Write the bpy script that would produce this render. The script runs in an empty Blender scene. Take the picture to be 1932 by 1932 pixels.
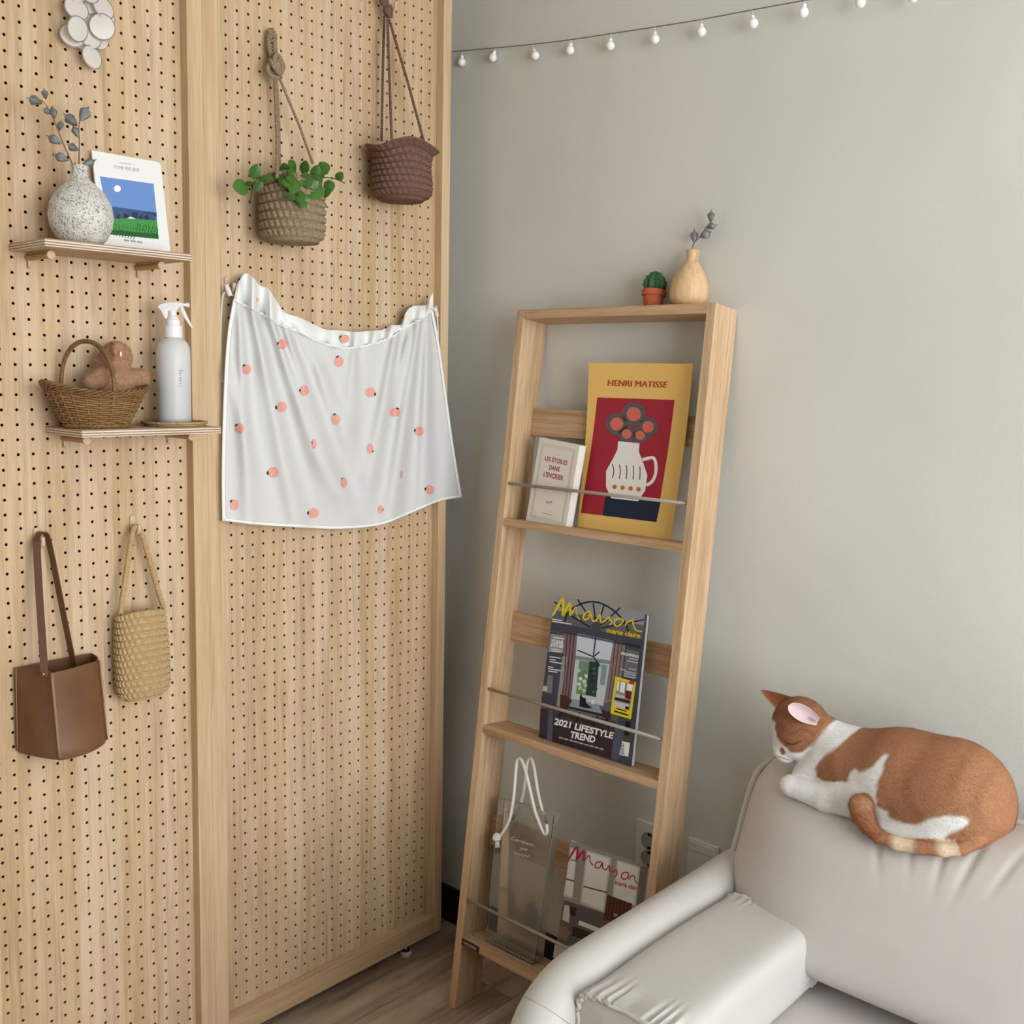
import bpy, bmesh, math, random
import numpy as np
from mathutils import Vector, Matrix, Euler
random.seed(7); rng = np.random.default_rng(7)
SC = bpy.context.scene; COL = SC.collection
R = math.radians

# ---------------------------------------------------------------- camera
HS = 0.025                                   # pegboard hole pitch
FPX, PPX, PPY = 1985.76, 969.13, 932.31
YAW, PITCH, ROLL = .8388, -.1137, .0194
CAMP = np.array([-.7518, -1.7925, 1.4053])
def _basis():
    y, p, r = YAW, PITCH, ROLL
    F = np.array([math.sin(y)*math.cos(p), math.cos(y)*math.cos(p), math.sin(p)])
    r0 = np.array([math.cos(y), -math.sin(y), 0]); u0 = np.cross(r0, F)
    return np.array([math.cos(r)*r0+math.sin(r)*u0, -math.sin(r)*r0+math.cos(r)*u0, F])
CB = _basis()
cam = bpy.data.cameras.new('camera'); camo = bpy.data.objects.new('camera', cam); COL.objects.link(camo)
m = Matrix.Identity(4)
for i in range(3):
    m[i][0], m[i][1], m[i][2], m[i][3] = CB[0][i], CB[1][i], -CB[2][i], CAMP[i]
camo.matrix_world = m
cam.sensor_width = 36; cam.sensor_fit = 'HORIZONTAL'; cam.lens = 36*FPX/1932
cam.shift_x = -(PPX-966)/1932; cam.shift_y = (PPY-966)/1932; cam.clip_start = .05
SC.camera = camo
def ray(x, y): return np.array([(x-PPX)/FPX, -(y-PPY)/FPX, 1.0]) @ CB
def wY(x, y, Y): d = ray(x, y); return Vector(CAMP+d*((Y-CAMP[1])/d[1]))
def wX(x, y, X): d = ray(x, y); return Vector(CAMP+d*((X-CAMP[0])/d[0]))
def wZ(x, y, Z): d = ray(x, y); return Vector(CAMP+d*((Z-CAMP[2])/d[2]))

# ---------------------------------------------------------------- light, exposure
world = bpy.data.worlds.new('world'); SC.world = world; world.use_nodes = True
bg = world.node_tree.nodes['Background']; bg.inputs[0].default_value = (.86, .93, 1, 1); bg.inputs[1].default_value = 1.0
SC.view_settings.view_transform = 'Standard'; SC.view_settings.look = 'None'
world.cycles.sampling_method = 'NONE'
SC.cycles.max_bounces = 6; SC.cycles.diffuse_bounces = 3; SC.cycles.glossy_bounces = 2; SC.cycles.transmission_bounces = 3; SC.cycles.transparent_max_bounces = 8
SC.cycles.caustics_reflective = False; SC.cycles.caustics_refractive = False; SC.cycles.adaptive_threshold = .06
SC.view_settings.exposure = 0.0; SC.view_settings.gamma = 1.0; SC.view_settings.use_curve_mapping = False
XW, YB, YF, XL, ZC = 1.072, .13, -3.5, -2.3, 2.36      # right wall, back wall, window wall, left wall, ceiling
WX0, WX1, WZ0, WZ1 = -1.35, .95, .55, 2.25               # window opening
al = bpy.data.lights.new('window_daylight', 'AREA'); al.shape = 'RECTANGLE'; al.size = WX1-WX0; al.size_y = WZ1-WZ0
al.energy = 102; al.color = (.912, .962, 1.0)
alo = bpy.data.objects.new('window_daylight', al); COL.objects.link(alo)
alo.location = ((WX0+WX1)/2, YF-.12, (WZ0+WZ1)/2); alo.rotation_euler = (R(90), 0, 0)

# ---------------------------------------------------------------- materials
MATS = {}
def lin(c): return tuple(((v/255)/12.92 if v/255 <= .04045 else ((v/255+.055)/1.055)**2.4) for v in c)
class NT:
    def __init__(s, name):
        s.m = bpy.data.materials.new(name); s.m.use_nodes = True; s.t = s.m.node_tree; s.n = s.t.nodes; s.b = s.n['Principled BSDF']
        s.out = s.n['Material Output']
    def add(s, typ, **kw):
        n = s.n.new(typ)
        for k, v in kw.items():
            if k in n.inputs: n.inputs[k].default_value = v
            else: setattr(n, k, v)
        return n
    def l(s, a, b): s.t.links.new(a, b)
    def coord(s, scale=(1, 1, 1), loc=(0, 0, 0)):
        c = s.add('ShaderNodeTexCoord'); mp = s.add('ShaderNodeMapping'); mp.inputs['Scale'].default_value = scale; mp.inputs['Location'].default_value = loc
        s.l(c.outputs['Object'], mp.inputs[0]); return mp.outputs[0]
    def ramp(s, src, stops):
        r = s.add('ShaderNodeValToRGB'); e = r.color_ramp.elements
        while len(e) < len(stops): e.new(.5)
        for i, (p, c) in enumerate(stops): e[i].position = p; e[i].color = (*c, 1)
        s.l(src, r.inputs[0]); return r.outputs[0]
    def bump(s, src, strength=.2, dist=.001):
        b = s.add('ShaderNodeBump'); b.inputs['Strength'].default_value = strength; b.inputs['Distance'].default_value = dist
        s.l(src, b.inputs['Height']); s.l(b.outputs[0], s.b.inputs['Normal']); return b
    def noise(s, vec, scale, detail=3, rough=.5):
        n = s.add('ShaderNodeTexNoise'); n.inputs['Scale'].default_value = scale; n.inputs['Detail'].default_value = detail; n.inputs['Roughness'].default_value = rough
        s.l(vec, n.inputs['Vector']); return n.outputs['Fac']
    def mix(s, fac, a, b, mode='MIX'):
        x = s.add('ShaderNodeMix', data_type='RGBA', blend_type=mode)
        for sock, v in ((x.inputs[0], fac), (x.inputs[6], a), (x.inputs[7], b)):
            if hasattr(v, 'is_linked'): s.l(v, sock)
            else: sock.default_value = v if not isinstance(v, tuple) else (*v, 1)[:4]
        return x.outputs[2]
    def math(s, op, a, b=0.0):
        x = s.add('ShaderNodeMath', operation=op)
        for sock, v in ((x.inputs[0], a), (x.inputs[1], b)):
            if hasattr(v, 'is_linked'): s.l(v, sock)
            else: sock.default_value = v
        return x.outputs[0]
def plain(name, rgb, rough=.5, metal=0, bump=0, bscale=200, var=0, spec=.5, srgb=True):
    key = name
    if key in MATS: return MATS[key]
    t = NT(name); c = lin(rgb) if srgb else rgb
    t.b.inputs['Base Color'].default_value = (*c, 1); t.b.inputs['Roughness'].default_value = rough; t.b.inputs['Metallic'].default_value = metal
    t.b.inputs['Specular IOR Level'].default_value = spec
    if bump or var:
        v = t.coord(); n = t.noise(v, bscale)
        if bump: t.bump(n, bump)
        if var:
            t.l(t.ramp(n, [(.3, tuple(x*(1-var) for x in c)), (.7, tuple(min(1, x*(1+var)) for x in c))]), t.b.inputs['Base Color'])
    MATS[key] = t.m; return t.m
def wood(name, light, dark, axis='z', stave=0.0, rough=.5, fine=60, contrast=1.0, rand=False):
    """grain runs along axis; stave>0 gives glued strips of that width across it"""
    if name in MATS: return MATS[name]
    t = NT(name); L, D = lin(light), lin(dark)
    sc = {'x': (.05, 1, 1), 'y': (1, .05, 1), 'z': (1, 1, .05)}[axis]
    tc = t.add('ShaderNodeTexCoord'); vec = tc.outputs['Object']
    if rand:
        oi = t.add('ShaderNodeObjectInfo'); va = t.add('ShaderNodeVectorMath', operation='ADD'); cx = t.add('ShaderNodeCombineXYZ')
        r = t.math('MULTIPLY', oi.outputs['Random'], 7.0)
        for i in range(3): t.l(r, cx.inputs[i])
        t.l(vec, va.inputs[0]); t.l(cx.outputs[0], va.inputs[1]); vec = va.outputs[0]
    mp = t.add('ShaderNodeMapping'); mp.inputs['Scale'].default_value = sc; t.l(vec, mp.inputs[0])
    n1 = t.noise(mp.outputs[0], fine, 2.5, .6)
    n2 = t.noise(mp.outputs[0], fine*.22, 1, .5)
    n3 = t.noise(mp.outputs[0], fine*5, 1, .6)
    f = t.math('ADD', t.math('MULTIPLY', n1, .5), t.math('ADD', t.math('MULTIPLY', n2, .3), t.math('MULTIPLY', n3, .2)))
    k = .16/contrast
    col = t.ramp(f, [(.5-k, D), (.5+k*.55, L)])
    mp2 = t.add('ShaderNodeMapping'); mp2.inputs['Scale'].default_value = tuple(q if q == 1 else q*.5 for q in sc); t.l(vec, mp2.inputs[0])
    ln = t.noise(mp2.outputs[0], fine*2.6, 1, .7); lines = t.ramp(ln, [(.60, (0, 0, 0)), (.70, (1, 1, 1))])
    col = t.mix(t.math('MULTIPLY', lines, .38*contrast), col, tuple(q*.72 for q in D))
    if stave:
        sx = t.add('ShaderNodeSeparateXYZ'); t.l(vec, sx.inputs[0])
        ax = sx.outputs[{'z': 0, 'x': 1, 'y': 0}[axis]]
        w = t.add('ShaderNodeTexWhiteNoise', noise_dimensions='1D'); t.l(t.math('FLOOR', t.math('DIVIDE', ax, stave)), w.inputs['W'])
        hs = t.add('ShaderNodeHueSaturation'); t.l(col, hs.inputs['Color'])
        t.l(t.math('ADD', t.math('MULTIPLY', w.outputs['Value'], .12), .94), hs.inputs['Value'])
        t.l(t.math('ADD', t.math('MULTIPLY', w.outputs['Value'], -.16), 1.06), hs.inputs['Saturation'])
        col = hs.outputs[0]
    t.l(col, t.b.inputs['Base Color']); t.b.inputs['Roughness'].default_value = rough; t.b.inputs['Specular IOR Level'].default_value = .3
    MATS[name] = t.m; return t.m
def vcol(name, rough=.8, sub=0):
    t = NT(name); a = t.add('ShaderNodeAttribute', attribute_name='Col'); t.l(a.outputs['Color'], t.b.inputs['Base Color'])
    t.b.inputs['Roughness'].default_value = rough; t.b.inputs['Specular IOR Level'].default_value = .2
    MATS[name] = t.m; return t.m
def glassy(name, tint=(1, 1, 1), alpha=.12, rough=.08):
    """thin clear plastic film: transparent with a faint milky body and a glossy reflection"""
    t = NT(name); tr = t.add('ShaderNodeBsdfTransparent'); tr.inputs[0].default_value = (*tint, 1)
    t.b.inputs['Base Color'].default_value = (.8, .8, .78, 1); t.b.inputs['Roughness'].default_value = rough
    mx = t.add('ShaderNodeMixShader'); mx.inputs[0].default_value = alpha
    gl = t.add('ShaderNodeBsdfGlossy'); gl.inputs['Roughness'].default_value = rough
    fr = t.add('ShaderNodeFresnel'); fr.inputs[0].default_value = 1.4
    mx2 = t.add('ShaderNodeMixShader'); t.l(fr.outputs[0], mx2.inputs[0])
    t.l(tr.outputs[0], mx.inputs[1]); t.l(t.b.outputs[0], mx.inputs[2]); t.l(mx.outputs[0], mx2.inputs[1]); t.l(gl.outputs[0], mx2.inputs[2])
    t.l(mx2.outputs[0], t.out.inputs[0]); MATS[name] = t.m; return t.m

# ---------------------------------------------------------------- mesh helpers
def empty(name, loc=(0, 0, 0), rot=(0, 0, 0)):
    o = bpy.data.objects.new(name, None); COL.objects.link(o); o.location = loc; o.rotation_euler = rot; o.empty_display_size = .02; return o
def tag(o, label=None, cat=None, group=None, kind=None):
    for k, v in (('label', label), ('category', cat), ('group', group), ('kind', kind)):
        if v: o[k] = v
    return o
def link(name, me, mats, parent=None, smooth=False):
    o = bpy.data.objects.new(name, me); COL.objects.link(o)
    if mats is not None and not me.materials:
        for mm in (mats if isinstance(mats, (list, tuple)) else [mats]): me.materials.append(mm)
    if parent is not None: o.parent = parent
    if smooth: me.shade_smooth()
    return o
class MB:
    def __init__(s): s.v = []; s.f = []; s.mi = []
    def add(s, V, F, mi=0):
        b = len(s.v); s.v += [tuple(x) for x in V]; s.f += [tuple(i+b for i in f) for f in F]; s.mi += [mi]*len(F); return s
    def box(s, lo, hi, mi=0, M=None):
        (x0, y0, z0), (x1, y1, z1) = lo, hi
        V = [(x0, y0, z0), (x1, y0, z0), (x1, y1, z0), (x0, y1, z0), (x0, y0, z1), (x1, y0, z1), (x1, y1, z1), (x0, y1, z1)]
        if M is not None: V = [M @ Vector(p) for p in V]
        return s.add(V, [(0, 3, 2, 1), (4, 5, 6, 7), (0, 1, 5, 4), (1, 2, 6, 5), (2, 3, 7, 6), (3, 0, 4, 7)], mi)
    def tube(s, pts, r, seg=8, closed=False, caps=True, mi=0, flat=None):
        """r: number or list; flat=(a,b) gives elliptical section with a along 'up' guess"""
        P = [Vector(p) for p in pts]; n = len(P); rr = r if isinstance(r, (list, tuple, np.ndarray)) else [r]*n
        V = []; F = []; prev = None
        for i in range(n):
            a = P[(i-1) % n] if closed or i > 0 else P[i]; b = P[(i+1) % n] if closed or i < n-1 else P[i]
            T = (b-a).normalized() if (b-a).length > 1e-9 else Vector((0, 0, 1))
            if prev is None:
                u = T.orthogonal().normalized() if flat is None else (Vector(flat[2])-T*T.dot(Vector(flat[2]))).normalized()
            else: u = (prev-T*T.dot(prev)); u = u.normalized() if u.length > 1e-9 else T.orthogonal().normalized()
            if flat is not None: u = (Vector(flat[2])-T*T.dot(Vector(flat[2]))); u = u.normalized() if u.length > 1e-6 else prev
            prev = u; w = T.cross(u)
            fa, fb = (1, 1) if flat is None else flat[:2]
            for k in range(seg):
                th = 2*math.pi*k/seg; V.append(P[i]+u*(rr[i]*fa*math.cos(th))+w*(rr[i]*fb*math.sin(th)))
        m = n if closed else n-1
        for i in range(m):
            for k in range(seg):
                a, b = i*seg+k, i*seg+(k+1) % seg; c, d = ((i+1) % n)*seg+(k+1) % seg, ((i+1) % n)*seg+k
                F.append((a, b, c, d))
        if caps and not closed: F.append(tuple(range(seg-1, -1, -1))); F.append(tuple((n-1)*seg+k for k in range(seg)))
        return s.add(V, F, mi)
    def lathe(s, prof, seg=32, M=None, mi=0, sx=1, sy=1):
        V = []; F = []; n = len(prof)
        for r, z in prof:
            for k in range(seg):
                th = 2*math.pi*k/seg; V.append(Vector((r*sx*math.cos(th), r*sy*math.sin(th), z)))
        for i in range(n-1):
            for k in range(seg):
                F.append((i*seg+k, i*seg+(k+1) % seg, (i+1)*seg+(k+1) % seg, (i+1)*seg+k))
        if prof[0][0] > 1e-5: F.append(tuple(range(seg-1, -1, -1)))
        if prof[-1][0] > 1e-5: F.append(tuple((n-1)*seg+k for k in range(seg)))
        if M is not None: V = [M @ p for p in V]
        return s.add(V, F, mi)
    def ell(s, c, r, seg=20, rings=12, M=None, mi=0):
        r = (r, r, r) if not isinstance(r, (tuple, list)) else r
        prof = [(math.sin(math.pi*i/rings), -math.cos(math.pi*i/rings)) for i in range(rings+1)]
        b = len(s.v); s.lathe(prof, seg, None, mi)
        for i in range(b, len(s.v)):
            p = Vector((s.v[i][0]*r[0], s.v[i][1]*r[1], s.v[i][2]*r[2]))
            if M is not None: p = M @ p
            s.v[i] = tuple(p+Vector(c))
        return s
    def grid(s, fn, nu, nv, mi=0, closeu=False):
        V = [fn(i/(nu if closeu else nu-1), j/(nv-1)) for j in range(nv) for i in range(nu)]
        F = [(j*nu+i, j*nu+(i+1) % nu, (j+1)*nu+(i+1) % nu, (j+1)*nu+i) for j in range(nv-1) for i in range(nu if closeu else nu-1)]
        return s.add(V, F, mi)
    def prism(s, poly, d, mi=0):
        """poly: list of 3D points; d: extrusion vector"""
        n = len(poly); d = Vector(d); V = [Vector(p) for p in poly]+[Vector(p)+d for p in poly]
        F = [tuple(range(n-1, -1, -1)), tuple(range(n, 2*n))]+[(i, (i+1) % n, n+(i+1) % n, n+i) for i in range(n)]
        return s.add(V, F, mi)
    def mesh(s, name, smooth=False, bevel=0, bseg=2, weld=False, angle=None):
        me = bpy.data.meshes.new(name); me.from_pydata(s.v, [], s.f)
        if any(s.mi): me.polygons.foreach_set('material_index', s.mi)
        bm = bmesh.new(); bm.from_mesh(me)
        if weld: bmesh.ops.remove_doubles(bm, verts=bm.verts, dist=1e-5)
        bmesh.ops.recalc_face_normals(bm, faces=bm.faces)
        if bevel: bmesh.ops.bevel(bm, geom=[e for e in bm.edges if len(e.link_faces) == 2 and e.calc_face_angle(0) > .6], offset=bevel, segments=bseg, affect='EDGES', profile=.6, clamp_overlap=True)
        bm.to_mesh(me); bm.free()
        if smooth: me.shade_smooth()
        if angle: me.shade_smooth(); me.set_sharp_from_angle(angle=angle)
        me.update(); return me
    def build(s, name, mats, parent=None, smooth=False, bevel=0, bseg=2, weld=False, angle=None):
        return link(name, s.mesh(name, smooth, bevel, bseg, weld, angle), mats, parent)
def spline(pts, n=8, closed=False):
    """Catmull-Rom through points"""
    P = [Vector(p) for p in pts]; out = []; N = len(P)
    rngi = range(N if closed else N-1)
    for i in rngi:
        p0 = P[(i-1) % N] if closed or i > 0 else P[0]*2-P[1]; p1 = P[i]; p2 = P[(i+1) % N]
        p3 = P[(i+2) % N] if closed or i+2 < N else P[N-1]*2-P[N-2]
        for k in range(n):
            t = k/n; out.append(.5*((2*p1)+(p2-p0)*t+(2*p0-5*p1+4*p2-p3)*t*t+(3*p1-p0-3*p2+p3)*t**3))
    if not closed: out.append(P[-1])
    return out
def align(d, loc=(0, 0, 0), roll=0):
    q = Vector(d).to_track_quat('Z', 'Y'); return Matrix.Translation(loc) @ q.to_matrix().to_4x4() @ Matrix.Rotation(roll, 4, 'Z')
def copy_obj(o, parent=None):
    c = o.copy(); COL.objects.link(c); c.parent = parent; return c
# ---- implicit surfaces
def sdf_mesh(fn, lo, hi, h):
    """fn(x,y,z arrays)->distance array; naive surface nets"""
    lo = np.array(lo, float); n = np.ceil((np.array(hi)-lo)/h).astype(int)+1
    ax = [lo[i]+h*np.arange(n[i]) for i in range(3)]
    X, Y, Z = np.meshgrid(*ax, indexing='ij'); F = fn(X, Y, Z).astype(np.float32); S = F < 0
    c = n-1; cnt = np.zeros(c, np.int16); acc = np.zeros((*c, 3), np.float32)
    def sl(o): return tuple(slice(o[i], o[i]+c[i]) for i in range(3))
    corners = [(i, j, k) for i in (0, 1) for j in (0, 1) for k in (0, 1)]
    for a in corners:
        for d in range(3):
            if a[d]: continue
            b = list(a); b[d] = 1
            Fa, Fb = F[sl(a)], F[sl(b)]; x = S[sl(a)] != S[sl(b)]
            with np.errstate(divide='ignore', invalid='ignore'): t = np.where(x, Fa/(Fa-Fb), 0)
            for e in range(3):
                acc[..., e] += np.where(x, a[e]+(t if e == d else 0), 0)
            cnt += x
    act = cnt > 0; idx = -np.ones(c, np.int64); idx[act] = np.arange(act.sum())
    P = np.argwhere(act); V = lo+h*(P+acc[act]/cnt[act][:, None])
    faces = []
    for d in range(3):
        e1, e2 = (d+1) % 3, (d+2) % 3
        a = [slice(1, n[i]-1) for i in range(3)]; a[d] = slice(0, n[d]-1); b = list(a); b[d] = slice(1, n[d])
        Sa, Sb = S[tuple(a)], S[tuple(b)]; ch = Sa != Sb
        q = np.argwhere(ch); off = np.array([1, 1, 1]); off[d] = 0; q = q+off
        if not len(q): continue
        def id4(o1, o2):
            r = q.copy(); r[:, e1] += o1; r[:, e2] += o2; return idx[r[:, 0], r[:, 1], r[:, 2]]
        f = np.stack([id4(-1, -1), id4(0, -1), id4(0, 0), id4(-1, 0)], 1)
        fl = ~Sa[ch]; f[fl] = f[fl][:, ::-1]; faces.append(f)
    Fq = np.concatenate(faces); Fq = Fq[(Fq >= 0).all(1)]
    return V, Fq
def relax(V, F, it=2, lam=.5):
    n = len(V); E = np.concatenate([F[:, [0, 1]], F[:, [1, 2]], F[:, [2, 3]], F[:, [3, 0]]]); E = np.concatenate([E, E[:, ::-1]])
    deg = np.bincount(E[:, 0], minlength=n)[:, None]
    for _ in range(it):
        A = np.stack([np.bincount(E[:, 0], V[E[:, 1], k], minlength=n) for k in range(3)], 1)/np.maximum(deg, 1)
        V = V+lam*(A-V)
    return V
def np_mesh(name, V, F, smooth=True):
    me = bpy.data.meshes.new(name); F = np.asarray(F); k = F.shape[1]
    me.vertices.add(len(V)); me.vertices.foreach_set('co', np.asarray(V, np.float32).ravel())
    me.loops.add(F.size); me.loops.foreach_set('vertex_index', F.ravel().astype(np.int32))
    me.polygons.add(len(F)); me.polygons.foreach_set('loop_start', np.arange(0, F.size, k, dtype=np.int32))
    me.update(calc_edges=True); me.validate()
    me.shade_smooth() if smooth else me.shade_flat()
    return me
def set_col(me, C):
    a = me.color_attributes.new('Col', 'FLOAT_COLOR', 'POINT'); C4 = np.ones((len(C), 4), np.float32); C4[:, :3] = C; a.data.foreach_set('color', C4.ravel())
def smin(a, b, k): h = np.clip(.5+.5*(b-a)/k, 0, 1); return b+(a-b)*h-k*h*(1-h)
def d_cone(X, Y, Z, a, b, ra, rb):
    """capsule with two radii"""
    a = np.array(a); b = np.array(b); ab = b-a; L = ab@ab
    t = np.clip(((X-a[0])*ab[0]+(Y-a[1])*ab[1]+(Z-a[2])*ab[2])/L, 0, 1)
    return np.sqrt((X-a[0]-ab[0]*t)**2+(Y-a[1]-ab[1]*t)**2+(Z-a[2]-ab[2]*t)**2)-(ra+(rb-ra)*t)
def d_ell(X, Y, Z, c, r, M=None):
    dx, dy, dz = X-c[0], Y-c[1], Z-c[2]
    if M is not None: dx, dy, dz = [M[0][i]*dx+M[1][i]*dy+M[2][i]*dz for i in range(3)]
    k0 = np.sqrt((dx/r[0])**2+(dy/r[1])**2+(dz/r[2])**2)+1e-9; k1 = np.sqrt((dx/r[0]**2)**2+(dy/r[1]**2)**2+(dz/r[2]**2)**2)+1e-9
    return k0*(k0-1)/k1
def inpoly(x, y, poly):
    r = np.zeros(np.shape(x), bool); n = len(poly)
    for i in range(n):
        x1, y1 = poly[i]; x2, y2 = poly[(i+1) % n]
        c = (y1 > y) != (y2 > y)
        r ^= c & (x < (x2-x1)*(y-y1)/((y2-y1) if y2 != y1 else 1e-12)+x1)
    return r
def fur_mesh(name, V, F, C, n, length, width, flow, up=.35, jit=.35, keep=None, lm=None):
    """short hair blades standing on a coloured surface"""
    T = np.concatenate([F[:, [0, 1, 2]], F[:, [0, 2, 3]]]) if F.shape[1] == 4 else F
    A, B, D = V[T[:, 0]], V[T[:, 1]], V[T[:, 2]]; nr = np.cross(B-A, D-A); ar = np.linalg.norm(nr, axis=1)+1e-12; nr /= ar[:, None]
    if keep is not None: ar = ar*keep[T[:, 0]]
    i = rng.choice(len(T), n, p=ar/ar.sum()); u, v = rng.random(n), rng.random(n); s = u+v > 1; u[s], v[s] = 1-u[s], 1-v[s]
    P = A[i]+(B-A)[i]*u[:, None]+(D-A)[i]*v[:, None]; N = nr[i]
    fl = flow(P); fl = fl-N*(fl*N).sum(1)[:, None]; fl /= np.linalg.norm(fl, axis=1)[:, None]+1e-9
    Dr = N*up+fl+rng.normal(0, jit, (n, 3)); Dr /= np.linalg.norm(Dr, axis=1)[:, None]
    W = np.cross(Dr, N); W /= np.linalg.norm(W, axis=1)[:, None]+1e-9
    L = (length*(.6+.8*rng.random(n))*(1 if lm is None else lm[T[i, 0]]))[:, None]
    VV = np.stack([P-W*width/2-N*.0005, P+W*width/2-N*.0005, P+Dr*L], 1).reshape(-1, 3)
    me = np_mesh(name, VV, np.arange(3*n).reshape(-1, 3), smooth=False)
    cc = C[T[i, 0]]*(.85+.3*rng.random(n))[:, None]; set_col(me, np.repeat(np.clip(cc, 0, 1), 3, 0)); return me

# ---- lettering (flat print), meshed once up front
TEXTS = {}
def letters(strings):
    obs = []
    for s, off in strings:
        cu = bpy.data.curves.new('lettering', 'FONT'); cu.body = s; cu.size = 1; cu.offset = off; cu.resolution_u = 3
        o = bpy.data.objects.new('lettering', cu); COL.objects.link(o); obs.append((s, o, cu))
    bpy.context.view_layer.update(); dg = bpy.context.evaluated_depsgraph_get()
    for s, o, cu in obs:
        me = o.evaluated_get(dg).to_mesh(); V = np.array([v.co[:2] for v in me.vertices]); F = [tuple(p.vertices) for p in me.polygons]
        if len(V): V = V-V.min(0); V = V/V.max(0)
        TEXTS[s] = (V, F); o.evaluated_get(dg).to_mesh_clear()
    for s, o, cu in obs: bpy.data.objects.remove(o); bpy.data.curves.remove(cu)
letters([('HENRI MATISSE', 0), ('LES ÉTOILES', .02), ('DANS', .02), ("L’ENCRIER", .02), ('nrf', 0), ('marie claire', .03), ('2021 LIFESTYLE', .035), ('TREND', .035),
         ('CLEAR', .03), ('HOUSE', .03), ('SHOPPING', .03), ('기억에 머문 풍경', .0), ('Complete', 0), ('your', 0), ('WOODRAY', .02)])
class Print:
    """flat print: coloured shapes in 2D, laid in thin layers on a surface by place(s, t, lift)"""
    def __init__(s, conv=None): s.items = []; s.conv = conv or (lambda x, y: (x, y))
    def poly(s, pts, rgb, layer=1): s.items.append(([s.conv(*p) for p in pts], None, rgb, layer)); return s
    def circle(s, c, r, rgb, layer=1, n=20, ry=None, rot=0):
        ry = ry or r
        return s.poly([(c[0]+r*math.cos(a)*math.cos(rot)-ry*math.sin(a)*math.sin(rot), c[1]+r*math.cos(a)*math.sin(rot)+ry*math.sin(a)*math.cos(rot)) for a in [2*math.pi*k/n for k in range(n)]], rgb, layer)
    def stroke(s, pts, w, rgb, layer=2, smooth=0):
        P = [Vector((*p, 0)) for p in pts]
        if smooth: P = spline(P, smooth)
        n = len(P); ws = w if isinstance(w, (list, tuple)) else [w]*n
        if len(ws) != n: ws = [np.interp(i/(n-1), np.linspace(0, 1, len(ws)), ws) for i in range(n)]
        Lp, Rp = [], []
        for i in range(n):
            a = P[max(i-1, 0)]; b = P[min(i+1, n-1)]; d = (b-a).normalized(); o = Vector((-d.y, d.x, 0))*ws[i]/2
            Lp.append((P[i]+o)[:2]); Rp.append((P[i]-o)[:2])
        for i in range(n-1): s.poly([Lp[i], Lp[i+1], Rp[i+1], Rp[i]], rgb, layer)
        return s
    def text(s, st, bl, br, tl, rgb, layer=3):
        """string fitted to the parallelogram bottom-left, bottom-right, top-left"""
        V, F = TEXTS[st]; bl, br, tl = [Vector(p) for p in (bl, br, tl)]
        pts = [s.conv(*(bl+(br-bl)*float(v[0])+(tl-bl)*float(v[1]))) for v in V]
        s.items.append((pts, F, rgb, layer)); return s
    def build(s, name, parent, place, cuts=None, dl=.00012):
        bm = bmesh.new(); cols = []; lay = bm.verts.layers.float.new('l')
        for pts, F, rgb, layer in s.items:
            if rgb not in cols: cols.append(rgb)
            vs = [bm.verts.new((p[0], p[1], 0)) for p in pts]
            for v in vs: v[lay] = layer
            for f in (F or [range(len(vs))]):
                try: bm.faces.new([vs[i] for i in f]).material_index = cols.index(rgb)
                except ValueError: pass
        for ct in (cuts or []):
            bmesh.ops.bisect_plane(bm, geom=bm.verts[:]+bm.edges[:]+bm.faces[:], plane_co=(0, ct, 0), plane_no=(0, 1, 0))
        bmesh.ops.triangulate(bm, faces=[f for f in bm.faces if len(f.verts) > 4])
        for v in bm.verts: v.co = place(v.co.x, v.co.y, max(v[lay], .5)*dl)
        me = bpy.data.meshes.new(name); bm.to_mesh(me); bm.free()
        for c in cols: me.materials.append(plain('print_%02x%02x%02x' % c, c, .55, spec=.3))
        return link(name, me, None, parent)
# ================================================================ the room
def struct(name, mb_or_me, mat, **kw):
    o = mb_or_me.build(name, mat, **kw) if isinstance(mb_or_me, MB) else link(name, mb_or_me, mat); o['kind'] = 'structure'; return o
def wall_mat():
    t = NT('wallpaper'); v = t.coord(); n = t.noise(v, 420, 0, .6); n2 = t.noise(v, 3, 1)
    c = lin((225, 224, 217)); c2 = lin((220, 219, 211))
    col = t.ramp(n2, [(.35, c), (.65, c2)])
    tc = t.add('ShaderNodeTexCoord'); sx = t.add('ShaderNodeSeparateXYZ'); t.l(tc.outputs['Object'], sx.inputs[0])
    # paper joints every 0.93 m
    f = t.math('FRACT', t.math('DIVIDE', t.math('ADD', sx.outputs[1], 10*.93-.245+.93), .93))
    seam = t.math('LESS_THAN', t.math('ABSOLUTE', t.math('SUBTRACT', f, .5)), .0011)
    col = t.mix(t.math('MULTIPLY', seam, .12), col, lin((224, 220, 212)))
    t.l(col, t.b.inputs['Base Color']); t.b.inputs['Roughness'].default_value = .85; t.b.inputs['Specular IOR Level'].default_value = .15
    t.bump(n, .25, .0006); return t.m
M_WALL = wall_mat()
M_CEIL = plain('ceiling_white', (236, 234, 228), .9)
M_BASE = plain('baseboard_black', (22, 20, 19), .45)
struct('wall_right', MB().box((XW, YF-.2, 0), (XW+.1, YB+.1, ZC)), M_WALL)
struct('wall_back', MB().box((XL-.1, YB, 0), (XW, YB+.1, ZC)), M_WALL)
struct('wall_left', MB().box((XL-.1, YF-.2, 0), (XL, YB, ZC)), plain('left_wall_low_bounce', (104, 99, 92), .9))  # unseen left wall; dark tone set to cut bounce light from this side
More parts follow.
